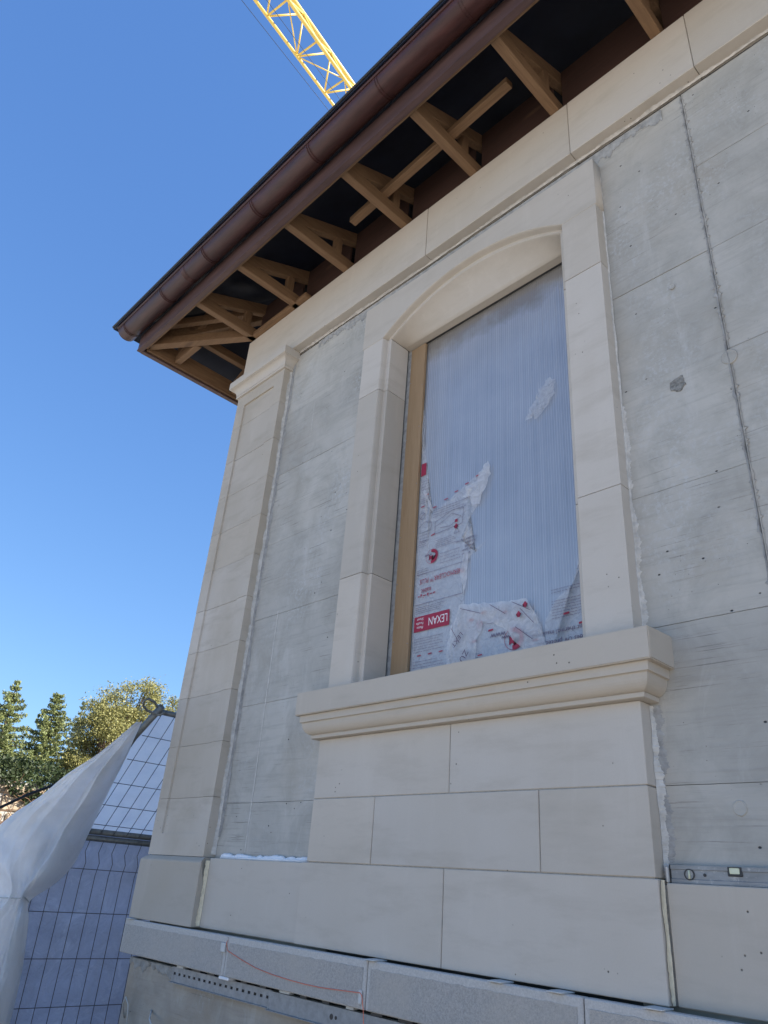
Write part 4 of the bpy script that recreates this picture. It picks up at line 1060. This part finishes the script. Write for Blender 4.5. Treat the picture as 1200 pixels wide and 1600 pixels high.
# ================================================================== GARDEN WALL WITH IVY
GWX = -14.0
gw = empty('garden_wall'); tag(gw, 'warm rubble garden wall overgrown with ivy behind the plastic drape', 'wall')
WT = 1.25
box('wall_core', GWX - .5, GWX - .06, -6, 16, GZ, WT - .02, 'mortar', gw)
rs = random.Random(3)
z = GZ
while z < WT - .1:
    h = rs.uniform(.16, .30); yy = -.5
    if z + h > WT: h = WT - z
    while yy < 6.5:
        l_ = rs.uniform(.22, .55)
        if z + h > -.2:
            o = box('stone', GWX - .08, GWX + rs.uniform(-.03, .03), yy + .012, yy + l_ - .012, z + .012, z + h - .012, 'rubble', gw, .025, .02)
        yy += l_
    z += h
def leaf_cloud(name, pts, size, mat, parent, rs, flat=.0, kind=None):
    vs, fs = [], []
    for p in pts:
        n = Vector((rs.gauss(0, 1), rs.gauss(0, 1), rs.gauss(0, 1) + flat)).normalized()
        a = n.orthogonal().normalized(); a = (Matrix.Rotation(rs.uniform(0, 6.28), 3, n) @ a); b = n.cross(a)
        s = size * rs.uniform(.6, 1.4); k = len(vs)
        vs += [p - a * s, p + b * s * .55, p + a * s, p - b * s * .55]; fs.append((k, k + 1, k + 2, k + 3))
    me = bpy.data.meshes.new(name); me.from_pydata([tuple(v) for v in vs], [], fs)
    o = link(name, me, mat, parent)
    if kind: o['kind'] = kind
    return o
pts = []
for _ in range(26000):
    y = rs.uniform(-1.5, 9); q = noise.fractal(Vector((y * .9, 0, 2)), 1, 2, 4)
    topz = 1.62 + .16 * q; lowz = .98 + .30 * noise.fractal(Vector((y * 1.4, 7, 2)), 1, 2, 4) + (.25 if y < 1.5 else 0)
    z = rs.uniform(lowz, topz)
    pts.append(Vector((GWX + .02 + rs.uniform(-.35, .18) * (1 if z > WT - .15 else .25) + .12 * noise.noise(Vector((y * 3, z * 3, 0))), y, z)))
leaf_cloud('ivy', pts, .032, 'ivy', gw, rs, kind='stuff')
bm = bmesh.new()
for _ in range(420):
    p = Vector((GWX + .07, rs.uniform(-.3, 5), rs.uniform(.1, 1.0))); d = Vector((0, rs.gauss(0, 1), rs.gauss(-.3, .8))).normalized(); q = [p]
    for _k in range(4):
        d = (d + Vector((rs.gauss(0, .15), rs.gauss(0, .5), rs.gauss(0, .5)))).normalized(); p = p + d * .12; p.x = max(GWX + .05, p.x); q.append(p)
    add_tube(bm, q, .006, 4, False)
tw = done(bm, 'dry_stems', 'twig', gw); tw['kind'] = 'stuff'

# ================================================================== TREES
def trunk(bm, base, h, r): add_tube(bm, [base + Vector((0, 0, h * t)) for t in (0, .25, .5, .75, 1)], r, 9, True, r * .12)
def conifer(name, label, base, h, rad, mat, seed, dens=1.0, droop=.25, group=None):
    rs = random.Random(seed); base = Vector(base)
    o = empty(name); o.location = (0, 0, 0); tag(o, label, 'tree', group)
    bm = bmesh.new(); trunk(bm, base, h * .97, h * .018)
    pts = []; z = h * .12
    while z < h * .99:
        f = 1 - (z / h); rr = rad * (f ** .92) * rs.uniform(.72, 1.15) + .08
        nb = max(4, int((6 + 7 * f) * dens)); a0 = rs.uniform(0, 6.28)
        for k in range(nb):
            a = a0 + 6.283 * k / nb + rs.uniform(-.25, .25); L = rr * rs.uniform(.65, 1.15)
            d = Vector((math.cos(a), math.sin(a), 0)); tipz = -droop * L * .5 + .22 * L * (1 - f)
            p0 = base + Vector((0, 0, z)); p1 = p0 + d * L + Vector((0, 0, tipz + .10 * L))
            pm = p0 + d * L * .55 + Vector((0, 0, tipz * .9))
            add_tube(bm, [p0, pm, p1], .018 + .012 * L, 4, False, .005)
            n = int(170 * L * dens) + 20
            side = d.cross(Vector((0, 0, 1)))
            for _ in range(n):
                t = rs.uniform(.18, 1.03); c = p0.lerp(pm, t / .55) if t < .55 else pm.lerp(p1, (t - .55) / .45)
                wdt = .26 * L * (1.05 - t) + .07
                pts.append(c + side * rs.gauss(0, wdt * .5) + Vector((0, 0, rs.gauss(-.04, .05) - .35 * wdt * rs.random())))
        z += h * .029 * rs.uniform(.8, 1.25)
    done(bm, 'trunk', 'bark', o, True)
    leaf_cloud('crown', pts, .05, mat, o, rs, .5)
    return o
def broad(name, label, base, h, rad, mat, seed, group=None):
    rs = random.Random(seed); base = Vector(base)
    o = empty(name); tag(o, label, 'tree', group)
    bm = bmesh.new(); trunk(bm, base, h * .8, h * .022); pts = []
    for _ in range(135):
        t = rs.uniform(.28, 1); a = rs.uniform(0, 6.283); env = math.sin(math.pi * min(1, (t - .16) / .92)) ** .7
        q = rs.uniform(.35, 1) ** .6 * rad * env
        c = base + Vector((q * math.cos(a), q * math.sin(a), h * t - .10 * q))
        p0 = base + Vector((0, 0, h * max(.15, t - .18)))
        add_tube(bm, [p0, p0.lerp(c, .5) + Vector((0, 0, -.1)), c], .05, 4, False, .012)
        s = rs.uniform(.38, .85)
        for _k in range(int(420 * s)):
            v = Vector((rs.gauss(0, 1), rs.gauss(0, 1), rs.gauss(0, .6)))
            pts.append(c + v * s * .42)
    done(bm, 'trunk', 'bark', o, True)
    leaf_cloud('crown', pts, .052, mat, o, rs, .4)
    return o
GT = 'trees beyond the garden wall'
conifer('spruce_tree', 'tall narrow green conifer at the left edge of the picture', (-36, 8.3, GZ), 9.1, 3.5, 'spruce', 11, .95, .5, GT)
conifer('spruce_tree', 'pointed green conifer in the middle, right of the tall left one', (-36, 10.25, GZ), 9.1, 3.6, 'spruce', 23, .98, .45, GT)
conifer('spruce_tree', 'thin far bluish conifer between the pointed conifer and the golden trees', (-44, 14.7, GZ), 10.4, 1.9, 'blue_spruce', 5, .7, .2, GT)
broad('pine_tree', 'broad golden-green pine rising highest beside the building corner', (-36, 14.0, GZ), 10.3, 2.6, 'pine', 31, GT)
broad('pine_tree', 'lower golden-green pine in front, right of the pointed conifer', (-35, 12.75, GZ), 8.7, 1.55, 'pine', 41, GT)
broad('pine_tree', 'golden-green pine half hidden behind the building corner', (-36, 16.6, GZ), 9.8, 1.7, 'pine', 47, GT)
conifer('spruce_tree', 'dark conifer low behind the garden wall at far left', (-32, 5.2, GZ), 6.4, 2.2, 'spruce', 61, 1.1, .3, GT)

# ================================================================== TOWER CRANE
cr_ = empty('tower_crane'); tag(cr_, 'yellow lattice crane jib crossing the blue sky above the gutter', 'crane')
JZ = 34.0
def jl(y): return -17.63 - .205 * y           # left bottom chord x at y
def jm(y): return -16.36 - .205 * y           # right bottom chord
def jt(y): return -16.84 - .205 * y           # top chord
ya, yb = -14, 46
tube('bottom_chord', [(jl(ya), ya, JZ), (jl(yb), yb, JZ)], .075, 'yellow', cr_, 8)
tube('bottom_chord', [(jm(ya), ya, JZ), (jm(yb), yb, JZ)], .085, 'yellow', cr_, 8)
tube('top_chord', [(jt(ya), ya, JZ + 1.5), (jt(yb), yb, JZ + 1.5)], .105, 'yellow', cr_, 8)
P0 = 4.98; PIT = 2.02; k0 = -9
meshes = None
for k in range(-9, 20):
    y0 = P0 + k * PIT; ym = y0 + .22; yt = y0 + 1.55
    if y0 < ya or yt > yb: continue
    L_ = (jl(y0), y0, JZ); Mq = (jm(y0 + .22), y0 + .22, JZ); T_ = (jt(y0 + 1.45), y0 + 1.45, JZ + 1.5); Tp = (jt(y0 + 1.45 - PIT), y0 + 1.45 - PIT, JZ + 1.5); Mn = (jm(y0 + .22 + PIT), y0 + .22 + PIT, JZ)
    tube('cross_strut', [L_, Mq], .045, 'yellow', cr_, 6)
    tube('diagonal', [L_, T_], .045, 'yellow', cr_, 6); tube('diagonal', [L_, Tp], .045, 'yellow', cr_, 6)
    tube('diagonal', [Mq, T_], .045, 'yellow', cr_, 6); tube('diagonal', [Mq, Tp], .045, 'yellow', cr_, 6)
    tube('floor_diagonal', [L_, Mn] if k % 2 else [(jl(y0 + PIT), y0 + PIT, JZ), Mq], .032, 'yellow', cr_, 6)
# mast, hidden behind the house, standing on the ground
mx, my = jl(44) + .6, 44.0
for sx in (-.8, .8):
    for sy in (-.8, .8): tube('mast_leg', [(mx + sx, my + sy, GZ), (mx + sx, my + sy, JZ + 6)], .12, 'yellow', cr_, 6)
for k in range(17):
    z = GZ + k * 2.3
    tube('mast_brace', [(mx - .8, my - .8, z), (mx + .8, my - .8, z + 2.3)], .06, 'yellow', cr_, 5); tube('mast_brace', [(mx - .8, my + .8, z), (mx + .8, my + .8, z + 2.3)], .06, 'yellow', cr_, 5)
    tube('mast_brace', [(mx - .8, my - .8, z), (mx - .8, my + .8, z + 2.3)], .06, 'yellow', cr_, 5); tube('mast_brace', [(mx + .8, my - .8, z), (mx + .8, my + .8, z + 2.3)], .06, 'yellow', cr_, 5)
def c1(y): return -17.71 - .182 * y
def c2(y): return -16.72 - .20 * y
tube('trolley_rope', [(c1(ya), ya, JZ - 1), (c1(yb), yb, JZ - 1)], .012, 'black', cr_, 5)
tube('trolley_rope', [(c2(ya), ya, JZ - 1), (c2(yb), yb, JZ - 1)], .012, 'black', cr_, 5)
